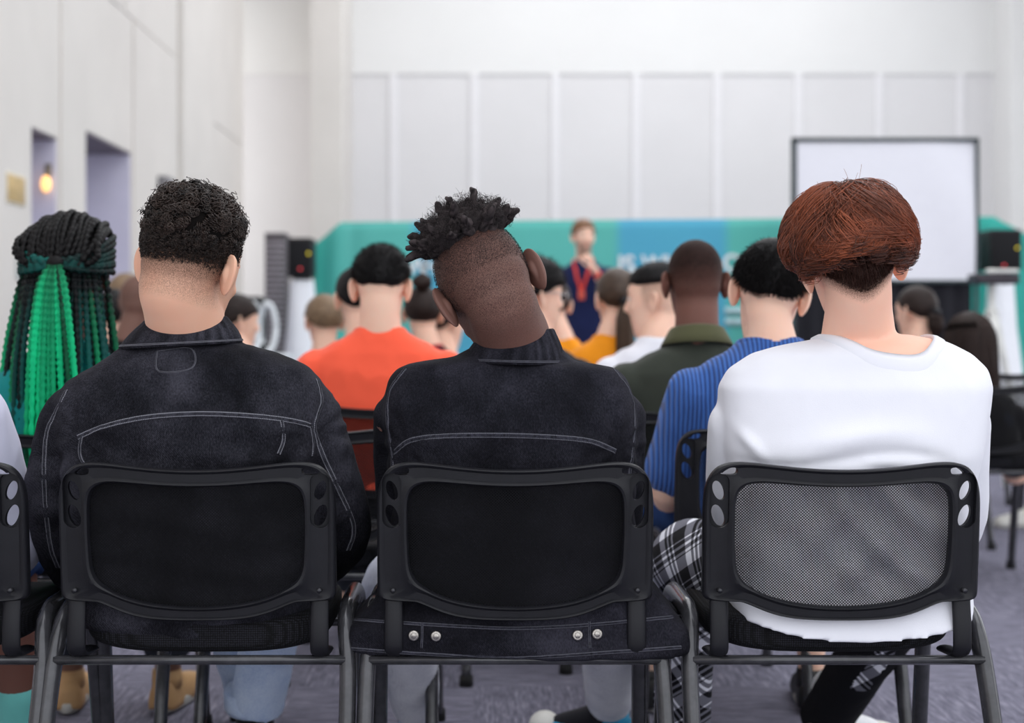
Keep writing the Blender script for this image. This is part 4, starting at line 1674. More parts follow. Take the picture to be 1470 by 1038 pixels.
for pix in ([(500, 889), (560, 893), (660, 899), (740, 902), (830, 898), (920, 890), (984, 884)], [(504, 931), (600, 938), (740, 944), (880, 936), (978, 929)]):
    seam('hem_seam', rB, bvB, pix, stitch_b, 0.007, 0.0014)
for pix in ([(606, 894), (606, 912), (605, 930)], [(846, 892), (846, 912), (847, 930)]):
    seam('waist_tab_seam', rB, bvB, pix, stitch_b, 0.005, 0.0014)
for bx, by_ in ((594, 912), (626, 913), (829, 912), (857, 910)):
    d = norm(at(bx, by_, 1.0) - CAM)
    hit = bvB.ray_cast(Vector(CAM - np.array(rB.location)), Vector(d), 6)
    if hit[0] is None:
        continue
    p, nn = np.array(hit[0]), norm(np.array(hit[1]))
    mb = MB()
    q = lambda s: p + nn * s
    tube(mb, [q(-0.002), q(0.003), q(0.0042), q(0.0046)], [0.0088, 0.0088, 0.0082, 0.0066], 24, round_ends=False)
    bt = mb.build('shank_button', nickel, rB)
    mb = MB()
    tube(mb, [q(0.0044), q(0.0054)], [0.0054, 0.0048], 20, round_ends=False)
    mb.build('button_boss', nickel, bt)
trousers(rB, JB, jeans_grey, 0.008, rad=(0.10, 0.092, 0.080, 0.066, 0.056), zoff=0.02)
sock_blue = cloth('pale_blue_sock', lin(160, 178, 215))
mb = MB()
a = np.array(JB['anL'])
tube(mb, [a + np.array([0, 0, 0.05]), a, a + np.array([0, 0.01, -0.05])], [0.043, 0.041, 0.043], 18)
mb.build('sock', sock_blue, rB)
sock(rB, JB['anR'], JB['toR'], cloth('dark_sock', lin(28, 28, 34)))
teal_shoe = plain('teal_trainer', lin(30, 140, 180), 0.5)
shoe(rB, JB['anL'], JB['toL'], shoe_white_m, sole_m)
s = shoe(rB, JB['anR'], JB['toR'], teal_shoe, sole_m)
a, t_ = np.array(JB['anR']), np.array(JB['toR'])
d = norm((t_ - a) * np.array([1, 1, 0]))
mb = MB()
ellipsoid(mb, np.array([a[0], a[1], 0.035]) + d * 0.165, (0.040, 0.046, 0.036))
mb.build('toe_cap', shoe_white_m, s)

lock_m = hair_mat('black_locks', (0.008, 0.007, 0.0075, 1), (0.085, 0.068, 0.070, 1), 0.8, 0.1)


def locks(root, H):
    g = np.random.default_rng(11)
    q0 = lambda Pt: Pt @ H.P.T
    c, r = np.array([0, -0.014, 0.032]), np.array([0.0765, 0.098, 0.089])

    def hl(Pt):
        q = q0(Pt)
        return np.minimum((q[:, 2] - 0.088 - 0.004 * fbm(Pt * 60, 2)) / 0.012, (Pt[:, 2] - 0.05) / 0.01)
    cap_mesh(H, hl, lambda Pt: 0.024 + 0 * Pt[:, 0], nu=120, nv=80, lump=0.010, lscale=80).build('hair', lock_m, root)
    roots = []
    tries = norm(g.normal(size=(20000, 3))) * r + c
    k = hl(tries)
    for p_, kk in zip(tries, k):
        if kk < 0.25:
            continue
        if all(np.linalg.norm(p_ - o) > 0.0125 for o in roots):
            roots.append(p_)
        if len(roots) >= 110:
            break
    for i, p_ in enumerate(roots):
        nr = norm((p_ - c) / r ** 2)
        # locks stand up from the crown and fall outward at its edge
        side = p_[0] / 0.075
        dirn = norm(nr * np.array([1.0, 0.7, 0.8]) + H.P.T @ np.array([0, -0.25, 0.55]) + np.array([0.30 * side, 0, 0]) + g.normal(size=3) * 0.30)
        L = g.uniform(0.026, 0.044)
        n = 14
        t = np.linspace(0, 1, n)
        bendv = norm(g.normal(size=3)) * 0.016 + np.array([0.010 * side, 0, -0.006])
        path = p_ - nr * 0.004 + dirn * (L * t)[:, None] + bendv * (t ** 2)[:, None]
        path += 0.0034 * np.stack([np.sin(t * 11 + i), np.cos(t * 9 + 2 * i), 0 * t], -1)
        rr = np.interp(t, [0, .3, .7, .92, 1], [0.0086, 0.0082, 0.0074, 0.0064, 0.0046]) * g.uniform(0.85, 1.15)
        m2 = MB()
        tube(m2, path, rr, 12)
        V, F = m2.arrays()
        V = V + norm(V - np.repeat(V.mean(0)[None], len(V), 0)) * (0.0042 * fbm(V * 170 + i, 3))[:, None]
        mb = MB()
        tone = np.clip(0.35 + 0.9 * fbm(V * 200, 2), 0, 1)
        mb.add(H.w(V), [f for f, _ in F], tone=tone)
        if i < 100:
            mb.build('twisted_lock', lock_m, root)
        else:
            mb.build('twisted_lock', lock_m, root)['kind'] = 'stuff'
    # fuzz that softens the locks
    Pts = np.array(roots)[g.integers(0, len(roots), 15000)]
    nr = norm((Pts - c) / r ** 2)
    base = Pts + nr * g.uniform(0.0, 0.032, len(Pts))[:, None] + g.normal(size=Pts.shape) * 0.0055
    t = np.linspace(0, 1, 5)
    dv = norm(g.normal(size=Pts.shape) + nr * 0.4)
    S = base[:, None] + dv[:, None] * (0.006 * t)[None, :, None] + (g.normal(size=Pts.shape) * 0.004)[:, None] * (t ** 2)[None, :, None]
    mb = MB()
    strands(mb, H.w(S.reshape(-1, 3)).reshape(S.shape), 0.00042 * (1 - 0.7 * t)[None], tone=np.clip(g.uniform(0, 0.8, len(Pts)), 0, 1)[:, None])
    mb.build('frizz', lock_m, root)['kind'] = 'stuff'

    def hl2(Pt):
        q = q0(Pt)
        return np.minimum(np.minimum((q[:, 2] + 0.03) / 0.05, (0.05 - Pt[:, 1]) / 0.02), (0.1 - q[:, 2]) / 0.01)
    scalp_strands(H, hl2, 9000, 0.0022, K=3, down=0.3, jit=0.7, rad=0.0004, seed=5).build('clipped_hair', lock_m, root)['kind'] = 'stuff'


locks(rB, HB)

# ---------------------------------------------------------------- C: copper-red hair, white long-sleeved shirt
rC = thing('person', 'person with copper-red layered hair in a plain white shirt', 'person', (0.6255, 2.55, 0))
P = F3(rC)
HC = Head(P(1222, 384, 2.55), -4, 9, -8, 1.0)


def stub_c(L, H):
    q = L @ H.P.T
    line = -0.066 + 0.030 * (np.abs(L[:, 0]) / 0.05) ** 1.5
    return 0.9 * np.clip((q[:, 2] - line) / 0.022, 0, 1) * np.clip((0.0 - L[:, 1]) / 0.03, 0, 1)


JC = {'neck': tuple(P(1232, 486, 2.555)),
      'shL': tuple(P(1060, 612, 2.56)), 'elL': tuple(P(1058, 745, 2.66)), 'wrL': tuple(P(1120, 830, 2.92)),
      'shR': tuple(P(1376, 606, 2.56)), 'elR': tuple(P(1376, 745, 2.66)), 'wrR': tuple(P(1310, 830, 2.92)),
      'hipL': (-0.09, 0.03, 0.56), 'hipR': (0.09, 0.03, 0.56), 'knL': tuple(P(985, 812, 2.98)), 'knR': tuple(P(1300, 850, 3.0)),
      'anL': tuple(P(978, 1080, 3.12)), 'anR': tuple(P(1192, 1020, 3.36)), 'toL': (-0.26, 0.72, 0.035), 'toR': tuple(P(1272, 1052, 3.44))}
ringsC = px_rings(P, [(480, 1198, 1308, 2.56, .058, 2.2), (487, 1168, 1346, 2.56, .072, 2.3), (495, 1126, 1366, 2.56, .086, 2.4), (508, 1080, 1392, 2.555, .095, 2.4), (530, 1046, 1414, 2.555, .104, 2.4), (555, 1032, 1420, 2.55, .112, 2.5), (600, 1032, 1412, 2.55, .119, 2.7),
                      (650, 1038, 1402, 2.545, .122, 2.9), (690, 1046, 1392, 2.55, .118, 2.9), (760, 1050, 1388, 2.55, .114, 3), (840, 1046, 1384, 2.55, .118, 3.2), (868, 1044, 1382, 2.555, .126, 4.0, 0.012), (902, 1050, 1376, 2.552, .136, 5.0, 0.034)])
body_mesh(JC, HC, ringsC, 0.0042, skin_c, rC, stub_c, neck_r=(0.068, 0.058), inset=0.036, it=12)


def foldC(V, N):
    d = np.zeros(len(V))
    back = V[:, 1] < 0.03
    x, z = V[:, 0], V[:, 2]
    # slack blousing over the rail of the chair back
    u = z - 0.80 - 0.012 * np.sin(x * 17)
    xin = np.clip((0.195 - np.abs(x - 0.01)) / 0.06, 0, 1)
    d += 0.010 * np.exp(-((u - 0.02) / 0.022) ** 2) * back * xin * (0.6 + 0.4 * np.sin(x * 23 + 1))
    d -= 0.006 * np.exp(-((u + 0.012) / 0.010) ** 2) * back * xin
    # drag lines behind the netting
    lo = np.clip((0.78 - z) / 0.03, 0, 1) * back * np.clip((z - 0.545) / 0.05, 0, 1) * np.clip((0.185 - np.abs(x - 0.01)) / 0.04, 0, 1)
    s1 = (x - 0.03) * 0.75 + (z - 0.66) * 1.0
    s2 = (x - 0.02) * 1.0 - (z - 0.62) * 0.55
    d += lo * 0.0125 * np.sin(s1 * 62 + 1.5 * np.sin(x * 14)) * np.clip((x + 0.05) / 0.12, 0.15, 1)
    d += lo * 0.0105 * np.sin(s2 * 48 + np.sin(z * 25)) * np.clip((0.12 - np.abs(x - 0.03)) / 0.1, 0, 1)
    a = P(1085, 640, 2.43)
    q = V - a
    d += 0.009 * np.exp(-((q[:, 0] * 0.8 + q[:, 2] * 0.6) / 0.010) ** 2 - ((q[:, 0] * 0.6 - q[:, 2] * 0.8) / 0.030) ** 2) * back
    return d


sl = [([JC['shL'], P(1054, 670, 2.59), JC['elL'], P(1085, 800, 2.8), P(1115, 826, 2.9)], [0.055, 0.051, 0.050, 0.046, 0.038]),
      ([JC['shR'], P(1378, 670, 2.59), JC['elR'], P(1340, 800, 2.8), P(1315, 826, 2.9)], [0.055, 0.050, 0.050, 0.046, 0.038])]
nkC = (np.array(P(1258, 490, 2.565)), 0.106, 0.108, 2.8)
sC, bvC, _ = garment('white_shirt', white_tee, rC, ringsC, sl, 0.0055, nkC, 0.0022, (8, 8, 5), foldC, it=14)
neck_band('neck_band', white_tee, rC, bvC, nkC, 0.022, 0.004, 0.002)


def plaid_mat():
    """Black trousers; black-and-white check where the mesh carries 'plaid'."""
    m, nt, bs, _ = new_mat('black_and_check_trousers')
    tc = nt.nodes.new('ShaderNodeTexCoord')
    sp = nt.nodes.new('ShaderNodeSeparateXYZ')
    mp = nt.nodes.new('ShaderNodeMapping')
    mp.inputs['Rotation'].default_value = (0.3, 0.5, 0.5)
    link(nt, tc.outputs['Object'], mp.inputs[0])
    link(nt, mp.outputs[0], sp.inputs[0])

    def band(src, f, th):
        return mathn(nt, 'LESS_THAN', mathn(nt, 'FRACT', mathn(nt, 'MULTIPLY', src, f)), th)
    bx = mathn(nt, 'MAXIMUM', band(sp.outputs[0], 13, 0.22), mathn(nt, 'MULTIPLY', band(sp.outputs[0], 78, 0.4), band(sp.outputs[0], 13, 0.6)))
    bz = mathn(nt, 'MAXIMUM', band(sp.outputs[2], 13, 0.30), mathn(nt, 'MULTIPLY', band(sp.outputs[2], 78, 0.4), band(sp.outputs[2], 13, 0.7)))
    v = mathn(nt, 'MULTIPLY', mathn(nt, 'ADD', bx, bz), 0.5)
    r = ramp(nt, v, [(0.0, lin(22, 22, 26)), (0.5, lin(112, 112, 122)), (1.0, lin(225, 226, 235))])
    at_ = nt.nodes.new('ShaderNodeAttribute')
    at_.attribute_name = 'plaid'
    link(nt, mixc(nt, mathn(nt, 'GREATER_THAN', at_.outputs['Fac'], 0.5), lin(24, 24, 28), r.outputs[0]), bs.inputs['Base Color'])
    bs.inputs['Roughness'].default_value = 0.9
    bs.inputs['Specular IOR Level'].default_value = 0.15
    return m


def plaid_attr(V):
    lk, la = np.array(JC['knL']), np.array(JC['anL'])
    left = V[:, 0] < -0.10
    kr, ar = np.array(JC['knR']), np.array(JC['anR'])
    t = np.clip(((V - kr) @ (ar - kr)) / np.dot(ar - kr, ar - kr), 0, 1)
    ax = kr + t[:, None] * (ar - kr)
    q = V - ax
    strip = (~left) & (V[:, 2] < 0.5) & (q[:, 0] > -0.028) & (q[:, 0] < 0.012) & (q[:, 1] < 0.02) & (V[:, 2] > 0.20)
    return {'plaid': (left | strip).astype(float)}


trousers(rC, JC, plaid_mat(), 0.007, rad=(0.10, 0.092, 0.080, 0.062, 0.062), attr=plaid_attr, zoff=-0.045)
for sd in 'LR':
    shoe(rC, JC['an' + sd], JC['to' + sd], shoe_white_m, sole_m)
white_sock = cloth('white_sock', lin(225, 225, 228))
for sd in 'LR':
    sock(rC, JC['an' + sd], JC['to' + sd], white_sock)
red_m = hair_mat('copper_red_hair', (0.032, 0.0085, 0.0055, 1), (0.36, 0.095, 0.042, 1), 0.34, 0.45)
red_dark_m = hair_mat('dark_undercut_hair', (0.020, 0.009, 0.007, 1), (0.085, 0.033, 0.024, 1), 0.45, 0.3)


def red_hair(root, H):
    g = np.random.default_rng(21)
    c, r = np.array([0.0, -0.014, 0.032]), np.array([0.0765, 0.098, 0.089])

    def hl(Pt):
        return nape(Pt, 0.004, 0.075, 0.018, 0.03)
    cap_mesh(H, hl, lambda Pt: 0.006 + 0.020 * np.clip(Pt[:, 2] / 0.06, 0, 1), lump=0.004, lscale=30).build('hair', red_dark_m, root)
    # layered strands from a whorl behind the crown
    N = 24000
    W = norm(np.array([0.05, -0.30, 1.0]))
    e1 = norm(np.cross(W, [0, 1, 0]))
    e2 = np.cross(W, e1)
    ncl = 420
    cphi, cth = g.uniform(0, 2 * PI, ncl), np.arccos(g.uniform(-0.2, 1, ncl))
    cth[:70] = g.uniform(0, 0.5, 70)
    clift, ctone, cwave, cphase = g.uniform(0.15, 1.0, ncl), g.uniform(-0.42, 0.50, ncl), g.normal(size=ncl) * 0.15, g.uniform(0, 6.3, ncl)
    k = g.integers(0, ncl, N)
    spread = 0.11
    th0 = np.clip(cth[k] + g.normal(size=N) * spread, 0.0, 1.75)
    ph0 = cphi[k] + np.clip(g.normal(size=N) * spread / np.maximum(np.sin(th0), 0.08), -2, 2)
    Ltheta = g.uniform(0.55, 0.95, N) * (0.75 + 0.5 * clift[k])
    K = 14
    t = np.linspace(0, 1, K)[None]
    th = th0[:, None] + Ltheta[:, None] * t
    # the ends gather at a line over the ears, higher at the back of the head
    hor = e1 * np.cos(cphi[k])[:, None] + e2 * np.sin(cphi[k])[:, None]
    al = np.degrees(np.arctan2(np.abs(hor[:, 0]), -hor[:, 1]))
    thmax = np.interp(al, [0, 18, 40, 62, 90, 180], [1.36, 1.42, 1.66, 1.84, 1.70, 1.85])[:, None] + g.normal(size=(N, 1)) * 0.05 + (g.normal(size=ncl) * 0.08)[k][:, None]
    th = np.minimum(th, thmax - (1 - t) * 0.06)
    tight = 1 - 0.62 * t ** 0.8
    ph = cphi[k][:, None] + (ph0 - cphi[k])[:, None] * tight + cwave[k][:, None] * t / np.maximum(np.sin(th), 0.45) + 0.13 * np.sin(5.5 * t + cphase[k][:, None])
    d = W * np.cos(th)[..., None] + (e1 * np.cos(ph)[..., None] + e2 * np.sin(ph)[..., None]) * np.sin(th)[..., None]
    lift = clift[k][:, None] * np.clip(np.sin(t * PI * 0.66 + 0.25), 0, 1) * g.uniform(0.85, 1.08, N)[:, None]
    vol = 0.043 + 0.004 * np.clip(np.sin(th), 0, 1) ** 2 - 0.006 * np.clip((d[..., 2] - 0.8) / 0.2, 0, 1)
    tipin = -0.016 * np.clip((th - 1.40) / 0.5, 0, 1) ** 2
    shell = vol * (0.50 + 0.52 * lift) + tipin
    n_ = norm(d / r)
    S = d * r + c + n_ * shell[..., None]
    S += 0.0045 * np.stack([np.sin(8 * t + cphase[k][:, None]), np.cos(7 * t + 2 * cphase[k][:, None]), 0 * t * np.ones((N, 1))], -1) * t[..., None]
    tone = np.clip(0.30 + ctone[k][:, None] + 0.42 * t + g.normal(size=(N, 1)) * 0.10 - 0.30 * np.clip((th - 1.5) / 0.4, 0, 1), 0, 1)
    w = 0.00060 * np.clip(1.25 - t ** 2, 0.25, 1) * np.ones((N, 1))
    mb = MB()
    strands(mb, H.w(S.reshape(-1, 3)).reshape(S.shape), w, 3, tone=tone)
    mb.build('hair_strands', red_m, root)['kind'] = 'stuff'
    # short dark hair from under the layers down to a point at the nape

    def hl2(Pt):
        line = -0.062 + 0.034 * (np.abs(Pt[:, 0]) / 0.05) ** 1.5
        return np.minimum((Pt[:, 2] - line) / 0.03, np.minimum((-0.028 - Pt[:, 1]) / 0.02, (0.06 - Pt[:, 2]) / 0.02))
    for (sd_, cnt, rr, ln) in ((8, 5000, (0.0765, 0.098, 0.089), 0.012), (9, 5000, (0.083, 0.106, 0.096), 0.020), (10, 4500, (0.090, 0.114, 0.102), 0.026)):
        lim = {8: -0.066, 9: -0.050, 10: -0.028}[sd_]

        def hl3(Pt, lim=lim):
            line = lim + 0.036 * (np.abs(Pt[:, 0]) / 0.05) ** 1.5
            return np.minimum((Pt[:, 2] - line) / 0.03, np.minimum((-0.030 - Pt[:, 1]) / 0.02, (0.085 - Pt[:, 2]) / 0.02))
        scalp_strands(H, hl3, cnt, lambda Q: ln * (0.7 + 4.0 * np.clip(Q[:, 2] + 0.06, 0, 0.1)), r=rr, K=6, down=1.5, jit=0.24, rad=0.00065, seed=sd_, out=0.55).build('undercut', red_dark_m, root)['kind'] = 'stuff'
    nk_c, nk_r = (0, -0.030, -0.012), (0.067, 0.066, 0.075)
    scalp_strands(H, hl2, 4500, lambda Q: 0.006 + 0.010 * np.clip((Q[:, 2] + 0.06) / 0.07, 0, 1), c=nk_c, r=nk_r, K=5, down=1.6, jit=0.22, rad=0.0006, seed=11, out=0.75).build('nape_hair', red_dark_m, root)['kind'] = 'stuff'
    # stray hairs over the crown
    n = 36
    k = g.uniform(0, 2 * PI, n)
    th0 = g.uniform(0.0, 1.0, n)
    d = W * np.cos(th0)[:, None] + (e1 * np.cos(k)[:, None] + e2 * np.sin(k)[:, None]) * np.sin(th0)[:, None]
    t = np.linspace(0, 1, 8)
    b = d * r + c + norm(d / r) * 0.028
    S = b[:, None] + (norm(d + g.normal(size=(n, 3)) * 0.5) * g.uniform(0.008, 0.018, n)[:, None])[:, None] * t[None, :, None] + (g.normal(size=(n, 3)) * 0.008)[:, None] * (t ** 2)[None, :, None]
    mb = MB()
    strands(mb, H.w(S.reshape(-1, 3)).reshape(S.shape), 0.0003, 3, tone=0.7)
    mb.build('flyaway_hair', red_m, root)['kind'] = 'stuff'


red_hair(rC, HC)
# ================================================================ the rows further on
black_hair = hair_mat('black_hair', (0.004, 0.0035, 0.004, 1), (0.018, 0.015, 0.016, 1), 0.5, 0.16)
brown_hair = hair_mat('brown_hair', (0.035, 0.020, 0.013, 1), (0.11, 0.065, 0.040, 1), 0.42, 0.35)
dkbrown_hair = hair_mat('dark_brown_hair', (0.016, 0.010, 0.009, 1), (0.045, 0.027, 0.023, 1), 0.5, 0.2)
blond_hair = hair_mat('dark_blond_hair', (0.16, 0.10, 0.06, 1), (0.40, 0.28, 0.17, 1), 0.45, 0.35)
ginger_hair = hair_mat('ginger_hair', (0.16, 0.075, 0.035, 1), (0.36, 0.19, 0.10, 1), 0.45, 0.35)


def crop_hair(m, thick=0.014, back=-0.045, side=0.012, front=0.066, n=3500, length=0.016, top=0.0, down=0.6, jit=0.4, rad=0.0009, seed=2, top_only=False):
    def fn(root, H):
        if top_only:
            hl = lambda Pt: np.where(Pt[:, 1] < 0.05, (Pt[:, 2] - 0.062) / 0.02, (Pt[:, 2] - front) / 0.03)
        else:
            hl = lambda Pt: nape(Pt, back, front, side, 0.02)
        cap_mesh(H, hl, lambda Pt: thick + top * np.clip((Pt[:, 2] - 0.04) / 0.06, 0, 1), lump=0.003, lscale=50).build('hair', m, root)
        if n:
            scalp_strands(H, hl, n, lambda Q: length + top * np.clip((Q[:, 2] - 0.04) / 0.06, 0, 1), r=(0.0765 + thick * 0.6, 0.098 + thick * 0.6, 0.089 + thick * 0.6), K=5, down=down, jit=jit, rad=rad, seed=seed).build('hair_strands', m, root)['kind'] = 'stuff'
    return fn


def long_hair(m, length=0.30, width=0.085, n=2600, seed=5):
    """Straight hair falling over the back from the crown."""
    def fn(root, H):
        hl = lambda Pt: nape(Pt, -0.09, 0.072, -0.04, 0.02)
        cap_mesh(H, hl, lambda Pt: 0.016 + 0 * Pt[:, 0]).build('hair', m, root)
        g = np.random.default_rng(seed)
        a = g.uniform(PI * 0.98, PI * 2.02, n)
        t = np.linspace(0, 1, 9)
        c = np.array([0, -0.014, 0.032])
        k = g.uniform(0.85, 1.04, n)
        el = np.interp(t, [0, .25, .5, 1], [1.35, 0.55, -0.1, -0.1])
        S = np.zeros((n, 9, 3))
        ce, se_ = np.cos(np.clip(el, -0.05, 2)), np.sin(np.clip(el, -0.05, 2))
        S[..., 0] = np.cos(a)[:, None] * (0.090 * k[:, None]) * ce[None]
        S[..., 1] = c[1] + np.sin(a)[:, None] * (0.112 * k[:, None]) * ce[None]
        S[..., 2] = c[2] + 0.104 * se_[None] * k[:, None]
        S = H.w(S.reshape(-1, 3)).reshape(S.shape)
        L = length * g.uniform(0.8, 1.05, n)
        S[..., 2] -= (np.clip(t - 0.5, 0, 1) * 2)[None] * L[:, None]
        S[..., 0] += g.normal(size=n)[:, None] * 0.01 * t[None]
        mb = MB()
        strands(mb, S, 0.0022, 4, tone=np.clip(g.uniform(0, 0.6, n)[:, None] + 0.25 * t[None], 0, 1))
        mb.build('long_hair', m, root)['kind'] = 'stuff'
    return fn


def pulled_hair(m, bun=False, tail=0.0, seed=6):
    """Hair drawn back to a tie: a bun on the crown or a long ponytail."""
    def fn(root, H):
        hl = lambda Pt: nape(Pt, -0.055, 0.072, 0.0, 0.02)
        cap_mesh(H, hl, lambda Pt: 0.010 + 0 * Pt[:, 0], lump=0.002).build('hair', m, root)
        g = np.random.default_rng(seed)
        if bun:
            mb = MB()
            ellipsoid(mb, H.w((0.0, -0.075, 0.142)), (0.042, 0.042, 0.038), nu=28, nv=18, tone=0.3)
            V, F = mb.arrays()
            mb.V = [V + norm(V - V.mean(0)) * (0.007 * fbm(V * 70, 2))[:, None]]
            mb.build('bun', m, root)
        if tail:
            b = np.array([0, -0.118, -0.012])
            mb = MB()
            tube(mb, [H.w(b * 0.88), H.w(b * 1.12)], 0.021, 16)
            mb.build('hair_tie', plastic_m, root)
            n = 900
            a, rr = g.uniform(0, 2 * PI, n), np.sqrt(g.uniform(0, 1, n))
            t = np.linspace(0, 1, 10)
            w_ = np.interp(t, [0, .2, .6, 1], [0.014, 0.034, 0.036, 0.012])
            p0 = H.w(b)
            S = np.zeros((n, 10, 3))
            S[..., 0] = p0[0] + np.cos(a)[:, None] * rr[:, None] * w_[None]
            S[..., 1] = p0[1] - 0.02 * np.sin(t * 2.5)[None] + np.sin(a)[:, None] * rr[:, None] * w_[None]
            S[..., 2] = p0[2] - (tail * t)[None] * g.uniform(0.8, 1.05, n)[:, None]
            mb = MB()
            strands(mb, S, 0.0016, 4, tone=np.clip(g.uniform(0.1, 0.7, n)[:, None] + 0.25 * t[None], 0, 1))
            mb.build('ponytail', m, root)['kind'] = 'stuff'
    return fn


def shaved(k=0.55, z0=-0.06, front=0.03):
    return lambda L, H: k * np.clip((L[:, 2] - z0) / 0.11, 0, 1) ** 0.8 * np.clip((front + 0.5 * np.clip(L[:, 2] - 0.05, 0, 1) - L[:, 1]) / 0.02, 0, 1)


def fade(k=0.6):
    return lambda L, H: k * np.clip((L[:, 2] + 0.04) / 0.10, 0, 1) * np.clip((0.035 - L[:, 1]) / 0.02, 0, 1)


def seat_for(root, label, dy=0.07):
    a = root.rotation_euler[2]
    x, y = root.location[0] - math.sin(a) * dy, root.location[1] + math.cos(a) * dy
    return dup(chairB, (x, y, 0), a, label, 'chairs of the rows further on')


orange_m = cloth('orange_cotton', lin(253, 98, 70), var=0.04)
teal_m = cloth('teal_cotton', lin(20, 130, 130))
black_tee = cloth('black_cotton', lin(26, 25, 28))
navy_m = cloth('navy_cotton', lin(26, 34, 72))
mustard_m = cloth('mustard_cotton', lin(240, 150, 30))
green_m = cloth('dark_olive_green_cotton', lin(56, 60, 53), var=0.06)
olive_rib = cloth('olive_collar', lin(82, 82, 58))
grey_m = cloth('grey_cotton', lin(120, 122, 138))
lilac_m = cloth('pale_lilac_fleece', lin(205, 205, 226), var=0.05, weave=260)
ltblue_m = cloth('light_blue_cotton', lin(150, 190, 215))
shorts_m = denim('navy_shorts', lin(22, 40, 78), lin(48, 76, 128), 0.5)
beige_m = cloth('beige_chino', lin(200, 185, 160))


def rib_mat():
    m, nt, bs, _ = new_mat('blue_ribbed_cotton')
    tc = nt.nodes.new('ShaderNodeTexCoord')
    wv = nt.nodes.new('ShaderNodeTexWave')
    wv.wave_type, wv.bands_direction = 'BANDS', 'X'
    wv.inputs['Scale'].default_value = 32
    wv.inputs['Distortion'].default_value = 1.2
    wv.inputs['Detail Scale'].default_value = 0.6
    link(nt, tc.outputs['Object'], wv.inputs[0])
    r = ramp(nt, wv.outputs[1], [(0.15, lin(30, 64, 128)), (0.6, lin(58, 106, 184))])
    link(nt, r.outputs[0], bs.inputs['Base Color'])
    bs.inputs['Roughness'].default_value = 0.9
    bs.inputs['Sheen Weight'].default_value = 0.15
    bump(nt, bs, wv.outputs[1], 0.8, 0.004)
    return m


def flannel_mat():
    m, nt, bs, _ = new_mat('red_black_flannel')
    tc = nt.nodes.new('ShaderNodeTexCoord')
    ck = nt.nodes.new('ShaderNodeTexChecker')
    ck.inputs['Scale'].default_value = 13
    ck.inputs['Color1'].default_value = lin(196, 18, 48)
    ck.inputs['Color2'].default_value = lin(30, 16, 22)
    link(nt, tc.outputs['Object'], ck.inputs[0])
    n = noise_node(nt, 30)
    link(nt, mixc(nt, mathn(nt, 'MULTIPLY', n.outputs[0], 0.45), ck.outputs[0], lin(90, 14, 30)), bs.inputs['Base Color'])
    bs.inputs['Roughness'].default_value = 0.95
    return m


# ---- end of the front row: pale hoodie
r_, H_, J_ = seated('person in a pale lilac hoodie cut off by the picture edge, shin in teal sock', -150, 372, 2.60, lilac_m, 'hoodie', skin_dark, crop_hair(black_hair, n=0), sleeve='long', sw=0.168, bottoms=shorts_m, shorts=0.10, shoes=shoe_white_m, hx=0.0, hy=0.05, spread=0.085, wrinkle=0.009, voxel=0.007)
mb = MB()
a = np.array(J_['anR'])
k = np.array(J_['knR'])
tube(mb, [a + (k - a) * 0.28, a + (k - a) * 0.15, a, a + np.array([0, 0.03, -0.04])], [0.051, 0.046, 0.041, 0.042], 20)
mb.build('sock', cloth('teal_sock', lin(110, 190, 185)), r_)
mb = MB()
tube(mb, smooth_path([np.array(J_['neck']) + np.array(o) for o in ((-0.10, 0.05, -0.02), (-0.09, -0.06, -0.01), (0, -0.095, -0.03), (0.09, -0.06, -0.01), (0.10, 0.05, -0.02))], 20), [0.02] * 5 + [0.045] * 10 + [0.02] * 5, 16)
mb.build('hood', lilac_m, r_)

# ---- second row: black-and-green braids
braid_m = hair_mat('black_to_green_braids', (0.005, 0.006, 0.007, 1), (0.006, 0.60, 0.24, 1), 0.55, 0.15)
teal_braid = hair_mat('black_to_teal_braids', (0.005, 0.006, 0.007, 1), (0.005, 0.20, 0.17, 1), 0.55, 0.15)


